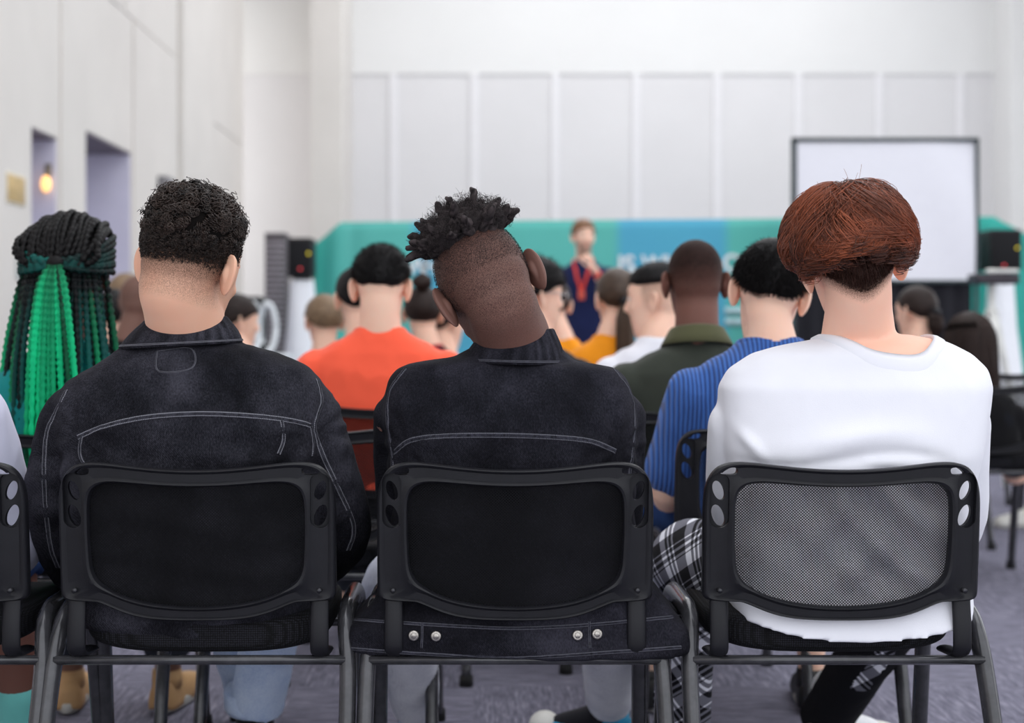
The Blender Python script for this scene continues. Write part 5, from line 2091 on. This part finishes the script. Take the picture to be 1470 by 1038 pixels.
def braids(root, H):
    g = np.random.default_rng(17)
    hl = lambda Pt: nape(Pt, -0.05, 0.072, -0.01, 0.02)
    cap_mesh(H, hl, lambda Pt: 0.014 + 0 * Pt[:, 0]).build('hair', black_hair, root)
    made = 0

    def braid(path, r, tone, m, name='braid'):
        nonlocal made
        n = len(path)
        s = np.concatenate([[0], np.cumsum(np.linalg.norm(np.diff(path, axis=0), axis=1))])
        rr = r * (1 + 0.30 * np.sin(s / (r * 2.6) * 2 * PI)) * np.interp(np.linspace(0, 1, n), [0, .9, 1], [1, 1, .6])
        sub = MB()
        tube(sub, path, rr, 8, tone=0.0)
        V, F = sub.arrays()
        cnt = len(V)
        tv = np.concatenate([np.repeat(np.concatenate([[tone[0]] * 3, tone, [tone[-1]] * 3]), 8), [tone[0], tone[-1]]])[:cnt]
        out = MB()
        out.add(V, [f for f, _ in F], tone=tv)
        o = out.build(name, m, root)
        made += 1
        return o
    knot = H.w((0.002, -0.138, 0.012))
    # braids lying over the crown down to the tie
    for i, x in enumerate(np.linspace(-0.094, 0.094, 25)):
        f = x / 0.094
        x = x + g.normal() * 0.002
        pts = [H.w((x * 0.80, 0.055, 0.116 - 0.02 * f * f)), H.w((x * 0.92, 0.0, 0.142 - 0.040 * f * f)), H.w((x * 1.0, -0.06, 0.132 - 0.045 * f * f)), H.w((x * 1.02, -0.108, 0.085 - 0.03 * f * f)), H.w((x * 0.96, -0.130, 0.035 - 0.012 * f * f)), H.w((x * 0.62, -0.128, 0.0))]
        p = smooth_path(np.array(pts) + g.normal(size=(6, 3)) * 0.0035, 60)
        braid(p, 0.0066, np.full(60, 0.02), black_hair)
    # two thick strands drawn back from the temples to the knot
    for sx in (-1, 1):
        for j in range(7):
            dz = 0.0085 * (j - 3) + g.normal() * 0.002
            pts = [H.w((sx * 0.086, 0.03, 0.052 + dz * 1.6)), H.w((sx * 0.099, -0.04, 0.040 + dz * 1.4)), H.w((sx * 0.086, -0.104, 0.022 + dz)), H.w((sx * 0.04, -0.138, 0.010 + dz * 0.45)), knot + np.array([0, 0.004, dz * 0.2])]
            p = smooth_path(pts, 50)
            braid(p, 0.0068, np.linspace(0.0, g.uniform(0.2, 0.6) if sx < 0 else g.uniform(0, 0.3), 50), teal_braid)
    mb = MB()
    ellipsoid(mb, knot + np.array([0, -0.004, 0]), (0.020, 0.016, 0.017), tone=0.1)
    mb.build('knot', black_hair, root)
    # loose braids: outer ones teal at the tips, the gathered tail bright green
    for i in range(44):
        f = (i + 0.5) / 44 * 2 - 1
        x = f * 0.098 + g.normal() * 0.004
        back = -0.118 * math.sqrt(max(0, 1 - (f * 0.93) ** 2)) - 0.012
        L = g.uniform(0.42, 0.62)
        st = H.w((x * 0.9, back + 0.01, 0.012))
        end = st + np.array([f * 0.035 + g.normal() * 0.012, -0.015 - 0.01 * abs(g.normal()), -L])
        mid = (st + end) / 2 + np.array([f * 0.02, -0.02, 0])
        p = smooth_path([st, st * 0.7 + mid * 0.3 + np.array([f * 0.004, -0.008, 0]), mid, end], 90)
        tn = np.clip(np.linspace(-0.25, 1.0, 90) * g.uniform(0.5, 1.2) - 0.05, 0, 1)
        braid(p, 0.0064, tn if g.random() < 0.6 else tn * 0.12, teal_braid if i % 3 else braid_m)
    for i in range(15):
        f = (i + 0.5) / 15 * 2 - 1
        L = g.uniform(0.50, 0.66)
        st = knot + np.array([f * 0.012, -0.012, -0.006])
        end = st + np.array([f * 0.062 + 0.008 + g.normal() * 0.006, -0.015 - 0.004 * (i % 3), -L])
        mid = st * 0.55 + end * 0.45 + np.array([f * 0.018, -0.022, 0])
        p = smooth_path([st, st * 0.75 + mid * 0.25 + np.array([f * 0.012, -0.016, 0]), mid, end], 100)
        braid(p, 0.0060, np.clip(np.linspace(0.10, 1.5, 100) * g.choice([0.15, 0.6, 0.9, 1.15], p=[.15, .2, .3, .35]), 0, 1), braid_m)


r_, H_, J_ = seated('person with long black braids turning green, half tied back, in a teal top', 104, 396, 3.32, teal_m, 'top', skin_grey, braids, sleeve='short', sw=0.17, pitch=5, voxel=0.008, shoes=tan_m)
seat_for(r_, 'black mesh-back chair holding the person with green braids')
e_ = dup(chairB, (-0.350, 3.42, 0), 0.0, 'empty black mesh-back chair between the washed jacket and the orange shirt', 'chairs of the rows further on')

# ---- second row: ribbed blue shirt
r_, H_, J_ = seated('person in a ribbed blue short-sleeved shirt with black cropped hair, head bowed', 1104, 430, 3.34, rib_mat(), 't_shirt', skin_fair, crop_hair(black_hair, 0.012, -0.052, 0.030, 0.06, 8000, 0.018, 0.008, 0.9, 0.25, 0.0008), yaw=-14, pitch=26, roll=9, neck_up=0.06, sw=0.19, hx=0.01, hy=0.05, voxel=0.0065,
                    bottoms=shorts_m, shorts=0.05, wrinkle=0.006, arms=None, spread=0.2)
seat_for(r_, 'black mesh-back chair holding the person in ribbed blue')
# ---- third row
r_, H_, J_ = seated('person in a bright orange T-shirt with short black hair', 547, 419, 4.28, orange_m, 't_shirt', skin_fair, crop_hair(black_hair, 0.011, -0.022, 0.030, 0.06, 5000, 0.014, 0.008, 0.1, 0.5), pitch=22, neck_up=0.042, sw=0.205, voxel=0.0075, wrinkle=0.007, neck_r=(0.068, 0.060), depth=0.115)
seat_for(r_, 'black mesh-back chair holding the person in orange')
r_, H_, J_ = seated('person in a dark green shirt with an olive collar and close-shaved hair', 997, 409, 3.98, green_m, 'polo_shirt', skin_dark, None, stub_fn=shaved(0.92, -0.065), pitch=6, sw=0.20, voxel=0.007, band_m=olive_rib, collar=True, hs=1.02, tall=1.03, neck_r=(0.066, 0.060), wrinkle=0.006)
seat_for(r_, 'black mesh-back chair holding the person in dark green')
# ---- fourth row and beyond
r_, H_, J_ = seated('person in a plain white T-shirt with faded sides, face turned in profile', 940, 434, 4.95, white_tee, 't_shirt', skin_fair, crop_hair(black_hair, 0.012, top_only=True, n=1500, length=0.012, top=0.008, down=0.0), yaw=66, pitch=6, stub_fn=fade(0.5), sw=0.175, hx=-0.01, neck_up=0.03)
seat_for(r_, 'black mesh-back chair holding the person in white seen in profile')
r_, H_, J_ = seated('person with black tousled hair and glasses, in a black T-shirt', 770, 428, 5.15, black_tee, 't_shirt', skin_fair, crop_hair(black_hair, 0.018, -0.03, 0.01, 0.055, 3500, 0.024, 0.016, 0.2, 0.6), yaw=-62, pitch=6, sw=0.165, hx=0.0, byaw=math.radians(-12))
g_ = MB()
for sx in (-1, 1):
    t = np.linspace(0, 2 * PI, 25)
    tube(g_, H_.w(np.stack([sx * 0.033 + 0.023 * np.cos(t), 0.100 - 0.004 * np.abs(np.cos(t)), 0.016 + 0.019 * np.sin(t)], -1)), 0.0016, 8, round_ends=False)
    tube(g_, H_.w(np.array([(sx * 0.056, 0.094, 0.022), (sx * 0.078, 0.03, 0.022), (sx * 0.080, -0.015, 0.016)])), 0.0016, 8)
tube(g_, H_.w(np.array([(-0.010, 0.101, 0.020), (0, 0.104, 0.023), (0.010, 0.101, 0.020)])), 0.0016, 8)
g_.build('glasses', plain('silver_wire', lin(190, 190, 195), 0.3, 0.5, 0.9), r_)
seat_for(r_, 'black mesh-back chair holding the person with glasses')
r_, H_, J_ = seated('person in pale lilac, all but one shoulder hidden behind the tilted head', 733, 416, 4.5, lilac_m, 'sweatshirt', skin_fair, crop_hair(black_hair, n=0), sleeve='long', byaw=math.radians(-22), yaw=-22, hs=0.9, sw=0.135)
seat_for(r_, 'black mesh-back chair under the hidden person in lilac, slightly turned')
r_, H_, J_ = seated('person with a brown ponytail in a mustard top, looking aside', 885, 432, 5.6, mustard_m, 't_shirt', skin_fair, pulled_hair(brown_hair, tail=0.36), yaw=10, pitch=4, sw=0.17, hx=0.05, hy=0.05, neck_up=0.02)
seat_for(r_, 'black mesh-back chair holding the person with the ponytail')
r_, H_, J_ = seated('person in a mustard T-shirt, head hidden behind the person with glasses', 793, 440, 6.8, mustard_m, 't_shirt', skin_fair, crop_hair(dkbrown_hair, n=0), sw=0.18, hx=-0.09)
seat_for(r_, 'black mesh-back chair holding the person in mustard with hidden head')
r_, H_, J_ = seated('person with dark hair in a high bun and a red and black checked shirt', 607, 452, 6.3, flannel_mat(), 'checked_shirt', skin_fair, pulled_hair(dkbrown_hair, bun=True), sleeve='long', pitch=2, sw=0.175, neck_up=0.02, hx=-0.04)
seat_for(r_, 'black mesh-back chair holding the person with the bun')
r_, H_, J_ = seated('person in light blue glimpsed beside the high bun', 641, 466, 7.3, ltblue_m, 't_shirt', skin_fair, crop_hair(dkbrown_hair, n=0), yaw=-45, sw=0.17)
seat_for(r_, 'black mesh-back chair holding the person in light blue')
r_, H_, J_ = seated('person with black hair half hidden behind the orange T-shirt', 514, 432, 5.5, black_tee, 't_shirt', skin_fair, crop_hair(black_hair, n=0), yaw=10, sw=0.165, hx=-0.02)
seat_for(r_, 'black mesh-back chair holding the half hidden black-haired person')
r_, H_, J_ = seated('small person with dark blond hair in a white top beside the orange T-shirt', 465, 464, 6.4, white_tee, 't_shirt', skin_fair, crop_hair(blond_hair, 0.012, -0.04, 0.0, 0.06, 1500, 0.014), yaw=18, sw=0.15, hs=0.98)
seat_for(r_, 'black mesh-back chair holding the small blond person')
r_, H_, J_ = seated('person with short brown hair in navy, glimpsed past the curly-haired head', 341, 464, 6.5, navy_m, 't_shirt', skin_fair, crop_hair(dkbrown_hair, 0.014, -0.04, 0.005, 0.055, 1500, 0.016), yaw=-55, sw=0.17, hx=-0.05)
seat_for(r_, 'black mesh-back chair holding the brown-haired person in navy')
r_, H_, J_ = seated('person with a bare shaved head glimpsed beside the faded neck', 203, 436, 6.0, black_tee, 't_shirt', skin_grey, None, stub_fn=shaved(0.25), yaw=-25, sw=0.18, hx=0.1)
seat_for(r_, 'black mesh-back chair holding the person with the shaved head')
r_, H_, J_ = seated('person with blond hair glimpsed behind the shaved head', 183, 432, 7.2, grey_m, 't_shirt', skin_fair, crop_hair(blond_hair, 0.02, n=0), yaw=-10, sw=0.17)
seat_for(r_, 'black mesh-back chair holding the blond person behind the shaved head')
r_, H_, J_ = seated('person with black hair glimpsed beside the green braids', 163, 456, 6.6, black_tee, 't_shirt', skin_fair, crop_hair(black_hair, n=0), sw=0.16, hx=-0.06)
seat_for(r_, 'black mesh-back chair holding the black-haired person beside the braids')
r_, H_, J_ = seated('person in a grey T-shirt with dark hair gathered low, before the projection screen', 1314, 450, 6.7, grey_m, 't_shirt', skin_fair, pulled_hair(dkbrown_hair, tail=0.12), yaw=28, pitch=8, sw=0.185)
seat_for(r_, 'black mesh-back chair holding the person in grey')
r_, H_, J_ = seated('person with long dark brown hair in front of the white tripod', 1390, 498, 5.7, black_tee, 't_shirt', skin_fair, long_hair(dkbrown_hair, 0.22), pitch=8, sw=0.16, hy=0.08)
seat_for(r_, 'black mesh-back chair holding the person with long dark hair')
for i, (x, y, a, lb) in enumerate(((2.62, 7.15, 0.12, 'empty black chair nearest the red-haired person, in the far side group'), (3.22, 7.2, -0.05, 'empty black chair at the picture edge, in the far side group'), (2.75, 8.3, 0.0, 'empty black chair behind the other two of the far side group'))):
    dup(chairB, (x, y, 0), a, lb, 'empty chairs of the far side')
sh_ = thing('shoe', 'single pale trainer on the carpet by the empty chairs', 'shoe', (2.80, 7.15, 0))
s_ = shoe(sh_, (0, 0, 0.095), (-0.13, -0.03, 0.03), shoe_white_m, sole_m, 'upper')

# ---- the speaker, standing
hc = at(838, 341, 10.8)
root = thing('person', 'standing speaker with a beard, navy T-shirt and red lanyard, hands raised', 'person', (hc[0], 10.8, 0), math.radians(168))
hz = hc[2]
J = {'neck': (0, -0.03, hz - 0.175), 'shL': (-0.185, -0.02, hz - 0.29), 'shR': (0.185, -0.02, hz - 0.29),
     'elL': (-0.255, 0.05, hz - 0.56), 'wrL': (-0.105, 0.24, hz - 0.24), 'elR': (0.25, 0.05, hz - 0.57), 'wrR': (0.225, 0.26, hz - 0.40),
     'hipL': (-0.095, 0, 0.92), 'hipR': (0.095, 0, 0.92), 'knL': (-0.11, 0.015, 0.50), 'knR': (0.11, 0.015, 0.50), 'anL': (-0.12, -0.02, 0.10), 'anR': (0.12, -0.02, 0.10), 'toL': (-0.15, 0.13, 0.035), 'toR': (0.15, 0.13, 0.035)}
H = Head((0, 0.005, hz), 24, 3, 0)
nz = hz - 0.175
rings = [((0, 0, z), hw, hd, 2.4, 0.0) for z, hw, hd in ((0.86, 0.180, 0.118), (0.98, 0.180, 0.118), (1.12, 0.178, 0.115), (nz - 0.25, 0.192, 0.115), (nz - 0.17, 0.205, 0.11), (nz - 0.11, 0.202, 0.095), (nz - 0.065, 0.172, 0.082), (nz - 0.03, 0.115, 0.07), (nz, 0.075, 0.062))]
body_mesh(J, H, rings, 0.0065, skin_fair, root, None, beard=0.55, palm=((0.6, 0.2, 0.3), (-0.6, 0.3, 0.3)), curl=(0.9, 0.8))
sl = []
for sd in 'LR':
    s, e = np.array(J['sh' + sd]), np.array(J['el' + sd])
    sl.append(([s, s * 0.5 + e * 0.5, s * 0.25 + e * 0.75], [0.066, 0.066, 0.070]))
nk = (np.array(J['neck']), 0.076, 0.068)
g, bv, V = garment('t_shirt', navy_m, root, rings, sl, 0.008, nk, 0.006)
neck_band('neck_band', navy_m, root, bv, nk)
trousers(root, J, beige_m, 0.010, rad=(0.098, 0.090, 0.074, 0.066, 0.062))
for sd in 'LR':
    shoe(root, J['an' + sd], J['to' + sd], shoe_white_m, sole_m)
crop_hair(ginger_hair, 0.014, -0.045, 0.0, 0.062, 1200, 0.014, 0.008, 0.1, 0.4)(root, H)
red_strap = plain('red_strap', lin(226, 66, 50), 0.6)
mb = MB()
for sx in (-1, 1):
    pts = [(sx * 0.055, -0.05, nz + 0.02), (sx * 0.072, 0.03, nz + 0.0), (sx * 0.050, 0.095, nz - 0.08), (sx * 0.030, 0.125, nz - 0.15), (sx * 0.006, 0.132, nz - 0.22)]
    tube(mb, smooth_path(pts, 20), 0.011, 10, aspect=(1, 0.25), ref=(1, 0, 0))
ly = mb.build('lanyard', red_strap, root)
mb = MB()
box(mb, (-0.025, 0.130, nz - 0.30), (0.025, 0.136, nz - 0.23), 0.002)
mb.build('badge', plain('badge_card', lin(215, 90, 70)), ly)
wl, el_ = np.array(J['wrL']), np.array(J['elL'])
mb = MB()
tube(mb, [wl + (el_ - wl) * 0.10, wl + (el_ - wl) * 0.20], 0.031, 18, round_ends=False)
mb.build('wristband', red_strap, root)
# ================================================================ the stage end of the hall
# ---- banner wall of stretched fabric with cut corners
BY = 12.5
bx = lambda px: (px - VPX) * BY / FPX
bz = lambda py: CAM[2] - (py - VPY) * BY / FPX
ban = thing('banner', 'wide teal and blue fabric banner wall with white lettering behind the speaker', 'banner', (0, BY, 0))


def banner_mat():
    m, nt, bs, _ = new_mat('printed_banner_fabric')
    tc = nt.nodes.new('ShaderNodeTexCoord')
    sp = nt.nodes.new('ShaderNodeSeparateXYZ')
    link(nt, tc.outputs['Object'], sp.inputs[0])
    f = mathn(nt, 'DIVIDE', mathn(nt, 'SUBTRACT', sp.outputs[0], bx(450)), bx(1475) - bx(450))
    tl, bl = lin(92, 186, 174), lin(80, 168, 202)
    dk = lin(40, 164, 148)
    u = lambda px: (px - 450) / 1025.0
    r = ramp(nt, f, [(0.0, dk), (u(500), tl), (u(585), tl), (u(600), bl), (u(690), bl), (u(725), tl), (u(880), tl), (u(894), bl), (u(1036), bl), (u(1050), tl), (u(1130), tl), (u(1400), dk), (1.0, dk)])
    n = noise_node(nt, 2.5, 2)
    link(nt, mixc(nt, mathn(nt, 'MULTIPLY', n.outputs[0], 0.22), r.outputs[0], lin(96, 200, 205)), bs.inputs['Base Color'])
    bs.inputs['Roughness'].default_value = 0.55
    bs.inputs['Specular IOR Level'].default_value = 0.3
    return m


nx, nzv = 160, 24
xs = np.linspace(bx(450), bx(1476), nx)
ztop = np.interp(xs, [bx(450), bx(490), bx(1428), bx(1476)], [bz(352), bz(319), bz(311), bz(338)])
V = []
for j in range(nzv):
    t = j / (nzv - 1)
    z = 0.02 + t * (ztop - 0.02)
    edge = np.exp(-((xs - bx(465)) / 0.28) ** 2) + 0.6 * np.exp(-((xs - bx(1440)) / 0.25) ** 2)
    y = edge * (0.06 * np.sin((xs - bx(450)) * 22 + 1.2 * (1 - t))) * (1 - 0.5 * t) + 0.008 * np.sin(xs * 5 + 3 * t)
    V.append(np.stack([xs, y, z], -1))
Fr = np.array(V).reshape(-1, 3)
Bk = Fr + np.array([0, 0.05, 0])
f = grid_faces(nzv, nx, closed=False)
n0 = len(Fr)
edge_f = []
for a in range(nx - 1):
    for row in (0, nzv - 1):
        i = row * nx + a
        edge_f.append([i, i + 1, i + 1 + n0, i + n0])
for a in range(nzv - 1):
    for col in (0, nx - 1):
        i = a * nx + col
        edge_f.append([i, i + nx, i + nx + n0, i + n0])
mb = MB()
mb.add(np.concatenate([Fr, Bk]), [f, f[:, ::-1] + n0, np.array(edge_f)])
mb.build('fabric', banner_mat(), ban)
letter_m = plain('white_print', lin(232, 240, 244), 0.6)
for txt, px, py, hpx in (('W', 583, 393, 22), ('H', 606, 393, 22), ('IS', 886, 392, 25), ('WH', 921, 389, 22), ('O', 1037, 389, 24)):
    cu = bpy.data.curves.new('lettering', 'FONT')
    cu.body = txt
    cu.size = hpx * BY / FPX / 0.70
    cu.extrude = 0.002
    cu.offset = 0.006
    to = bpy.data.objects.new('tmp', cu)
    C.objects.link(to)
    dg = bpy.context.evaluated_depsgraph_get()
    me = bpy.data.meshes.new_from_object(to.evaluated_get(dg))
    bpy.data.objects.remove(to)
    me.transform(Matrix.Rotation(PI / 2, 4, 'X'))
    me.materials.clear()
    me.materials.append(letter_m)
    o = bpy.data.objects.new('lettering', me)
    C.objects.link(o)
    o.parent = ban
    o.location = (bx(px), -0.016, bz(py))
# small lines of print lower down
for px, py, wpx in ((1040, 446, 40), (790, 468, 24), (600, 424, 46), (1040, 462, 30)):
    mb = MB()
    box(mb, (bx(px), -0.018, bz(py) - 0.03), (bx(px + wpx), -0.012, bz(py) + 0.03))
    mb.build('printed_line', plain('pale_print', lin(190, 222, 228), 0.6), ban)

# ---- projection screen on its frame
SY = 11.7
sx_ = lambda px: (px - VPX) * SY / FPX
sz_ = lambda py: CAM[2] - (py - VPY) * SY / FPX
scr = thing('projection_screen', 'white projection screen in a black frame with a black skirt below', 'screen', (0, SY, 0))
mb = MB()
nx, nzv = 40, 20
xs = np.linspace(sx_(1143), sx_(1399), nx)
V = []
for j in range(nzv):
    z = sz_(402) + (sz_(204) - sz_(402)) * j / (nzv - 1)
    y = 0.010 * np.sin((xs + 0.6 * z) * 7) * np.clip((xs - sx_(1290)) / 0.5, 0, 1) + 0 * xs
    V.append(np.stack([xs, y - 0.012, z + 0 * xs], -1))
Fr = np.array(V).reshape(-1, 3)
f = grid_faces(nzv, nx, closed=False)
mb.add(np.concatenate([Fr, Fr + np.array([0, 0.006, 0])]), [f, f[:, ::-1] + len(Fr)])
mb.build('screen_fabric', plain('screen_white', lin(232, 232, 240), 0.8, 0.1, var=0.01), scr)
blk = plain('black_frame', lin(44, 56, 60), 0.5)
for a, b in (((1136, 198), (1404, 204)), ((1136, 198), (1143, 402)), ((1399, 198), (1404, 402)), ((1136, 402), (1404, 407))):
    mb = MB()
    box(mb, (sx_(a[0]), -0.03, sz_(b[1])), (sx_(b[0]), 0.03, sz_(a[1])), 0.005)
    mb.build('frame_bar', blk, scr)
mb = MB()
xs = np.linspace(sx_(1140), sx_(1396), 120)
V = [np.stack([xs, 0.02 + 0.012 * np.sin(xs * 40), np.full(120, z)], -1) for z in (0.02, 0.4, 0.9, sz_(404))]
Fr = np.array(V).reshape(-1, 3)
f = grid_faces(4, 120, closed=False)
mb.add(np.concatenate([Fr, Fr + np.array([0, 0.006, 0])]), [f, f[:, ::-1] + len(Fr)])
mb.build('skirt', cloth('black_drape', lin(34, 34, 40)), scr)
for px in (1139, 1401):
    mb = MB()
    tube(mb, [(sx_(px), 0.0, 0.0), (sx_(px), 0.0, sz_(404))], 0.018, 12, round_ends=False)
    box(mb, (sx_(px) - 0.02, -0.3, 0.0), (sx_(px) + 0.02, 0.3, 0.03), 0.006)
    mb.build('leg', blk, scr)

# ---- loudspeakers on stands under white stretch covers
cab_m = plain('speaker_cabinet', lin(34, 33, 36), 0.6, 0.3)
grille_m = plain('speaker_grille', lin(26, 26, 29), 0.7, 0.2, var=0.3, scale=300)
cover_m = cloth('white_stretch_cover', lin(240, 242, 248), var=0.02)


def loudspeaker(px0, px1, py0, py1, Y, label, leds, lab2):
    f = lambda px: (px - VPX) * Y / FPX
    h = lambda py: CAM[2] - (py - VPY) * Y / FPX
    Y -= 0.15
    xc, w_ = (f(px0) + f(px1)) / 2, f(px1) - f(px0)
    z0, z1 = h(py1), h(py0)
    Y += 0.15
    t = thing('loudspeaker', label, 'loudspeaker', (xc, Y, z0))
    mb = MB()
    box(mb, (-w_ / 2, -0.14, 0), (w_ / 2, 0.16, z1 - z0), 0.018, seg=3)
    mb.build('cabinet', cab_m, t)
    mb = MB()
    box(mb, (-w_ / 2 + 0.015, -0.152, 0.02), (w_ / 2 - 0.015, -0.138, z1 - z0 - 0.02), 0.006)
    mb.build('grille', grille_m, t)
    for px, py, c_, s in leds:
        mb = MB()
        Yk = Y - 0.15
        ellipsoid(mb, ((px - VPX) * Yk / FPX - xc, -0.154, CAM[2] - (py - VPY) * Yk / FPX - z0), (0.011, 0.006, 0.011), nu=14, nv=8)
        mb.build('indicator_light', glow('indicator_' + ('yellow' if c_[1] > 0.3 else 'red'), c_, s), t)
    st = thing('speaker_stand', lab2, 'stand', (xc, Y, 0))
    mb = MB()
    tube(mb, [(0, 0, 0.02), (0, 0, z0 - 0.01)], 0.018, 14, round_ends=False)
    box(mb, (-0.07, -0.07, z0 - 0.016), (0.07, 0.07, z0), 0.004)
    mb.build('pole', cab_m, st)
    mb = MB()
    rings = []
    for z, k in ((0.01, 0.36), (0.25, 0.25), (0.6, 0.17), (1.0, 0.125), (z0 - 0.05, 0.10), (z0 - 0.02, 0.095)):
        tt = np.linspace(0, 2 * PI, 48, endpoint=False)
        rr = k * (1 + 0.06 * np.cos(tt * 3))
        rings.append(np.stack([rr * np.cos(tt), rr * np.sin(tt), np.full(48, z)], -1))
    loft(mb, rings)
    mb.build('cover', cover_m, st)


loudspeaker(412, 448, 341, 398, 12.0, 'black loudspeaker beside the slatted cabinet, its lights yellow and red', ((443, 364, (0.55, 0.45, 0.02, 1), 1.6), (431, 386, (0.5, 0.04, 0.05, 1), 1.6)), 'white-covered stand under the loudspeaker beside the slatted cabinet')
loudspeaker(1423, 1468, 329, 388, 11.9, 'black loudspeaker beyond the projection screen, over the white tripod', ((1460, 356, (0.55, 0.45, 0.02, 1), 1.6), (1441, 381, (0.5, 0.04, 0.05, 1), 1.6)), 'white-covered stand under the loudspeaker beyond the projection screen')

# ---- tall slatted cabinet
Y = 12.9
f = lambda px: (px - VPX) * Y / FPX
cabt = thing('slatted_cabinet', 'tall narrow grey cabinet with horizontal slats against the column', 'cabinet', ((f(380) + f(411)) / 2, Y, 0))
w_ = f(411) - f(380)
ht = CAM[2] - (334 - VPY) * Y / FPX
mb = MB()
box(mb, (-w_ / 2, 0, 0.0), (w_ / 2, 0.25, ht), 0.008)
mb.build('body', plain('cabinet_dark', lin(86, 80, 84), 0.6), cabt)
mb = MB()
for k in range(34):
    z = 0.06 + k * (ht - 0.12) / 34
    box(mb, (-w_ / 2 + 0.012, -0.012, z), (w_ / 2 - 0.012, 0.01, z + 0.028), 0.003)
mb.build('slats', plain('grey_slats', lin(158, 150, 156), 0.5), cabt)

# ---- black equipment case and white chairs beside it
Y = 11.4
f = lambda px: (px - VPX) * Y / FPX
case = thing('equipment_case', 'black equipment case on a stand behind the brown-haired person in navy', 'case', (f(356), Y, 0))
mb = MB()
box(mb, (-0.13, -0.1, 0.86), (0.13, 0.2, 1.24), 0.03, seg=3)
mb.build('body', plain('black_case', lin(30, 30, 32), 0.5), case)
mb = MB()
box(mb, (-0.16, -0.13, 0.80), (0.16, 0.23, 0.86), 0.01)
mb.build('shelf', cab_m, case)
for sx in (-1, 1):
    for y in (-0.1, 0.2):
        mb = MB()
        tube(mb, [(sx * 0.13, y, 0), (sx * 0.13, y, 0.8)], 0.014, 10, round_ends=False)
        mb.build('leg', cab_m, case)
white_pl = plain('white_plastic', lin(236, 240, 244), 0.3, 0.5)


def white_chair(label):
    t = thing('white_chair', label, 'chair')
    a = np.linspace(0, 2 * PI, 48)
    mb = MB()
    tube(mb, np.stack([0.062 * np.cos(a), -0.17 + 0.02 * np.cos(2 * a), 0.99 + 0.19 * np.sin(a)], -1), 0.024, 12, round_ends=False)
    mb.build('back_hoop', white_pl, t)
    mb = MB()
    superell(mb, (0, 0, 0.76), (0.17, 0.17, 0.02), 0.5)
    mb.build('seat', white_pl, t)
    for sx in (-1, 1):
        for sy in (-1, 1):
            mb = MB()
            tube(mb, [(sx * 0.18, sy * 0.17, 0.0), (sx * 0.13, sy * 0.13, 0.75)], [0.012, 0.016], 10, round_ends=False)
            mb.build('leg', white_pl, t)
    return t


wc = white_chair('white hoop-backed stool beside the slatted cabinet')
wc.location = (f(386), Y + 0.1, 0)
dup(wc, (f(366), Y - 0.35, 0), 0.3, 'white hoop-backed stool before the black equipment case', 'white stools')
wc['group'] = 'white stools'

# ---- white tripod with a dark tray
Y = 9.2
f = lambda px: (px - VPX) * Y / FPX
h = lambda py: CAM[2] - (py - VPY) * Y / FPX
tri = thing('tripod_stand', 'white tripod stand with a dark tray by the projection screen', 'stand', (f(1424), Y, 0))
wm = plain('white_tripod_enamel', lin(226, 226, 222), 0.35, 0.5)
mb = MB()
tube(mb, [(0, 0, 0.5), (0, 0, h(386))], 0.017, 14, round_ends=False)
mb.build('pole', wm, tri)
mb = MB()
box(mb, (f(1397) - f(1424), -0.10, h(408)), (f(1456) - f(1424), 0.12, h(393)), 0.01)
mb.build('tray', plain('dark_tray', lin(58, 52, 60), 0.5), tri)
mb = MB()
tube(mb, [(f(1408) - f(1424), -0.11, h(390)), (f(1450) - f(1424), -0.11, h(390))], 0.012, 10)
mb.build('handle', wm, tri)
for k in range(3):
    a = 2 * PI * k / 3 + 0.4
    mb = MB()
    d = np.array([math.cos(a), math.sin(a), 0])
    tube(mb, [d * 0.02 + np.array([0, 0, h(448)]), d * 0.16 + np.array([0, 0, 0.55]), d * 0.33 + np.array([0, 0, 0.012])], [0.026, 0.022, 0.014], 12, aspect=(1, 0.6))
    mb.build('leg', wm, tri)
mb = MB()
tube(mb, [(0, 0, h(446)), (0, 0, h(456))], 0.034, 16, round_ends=False)
mb.build('collar', plain('grey_collar', lin(120, 120, 122), 0.4), tri)
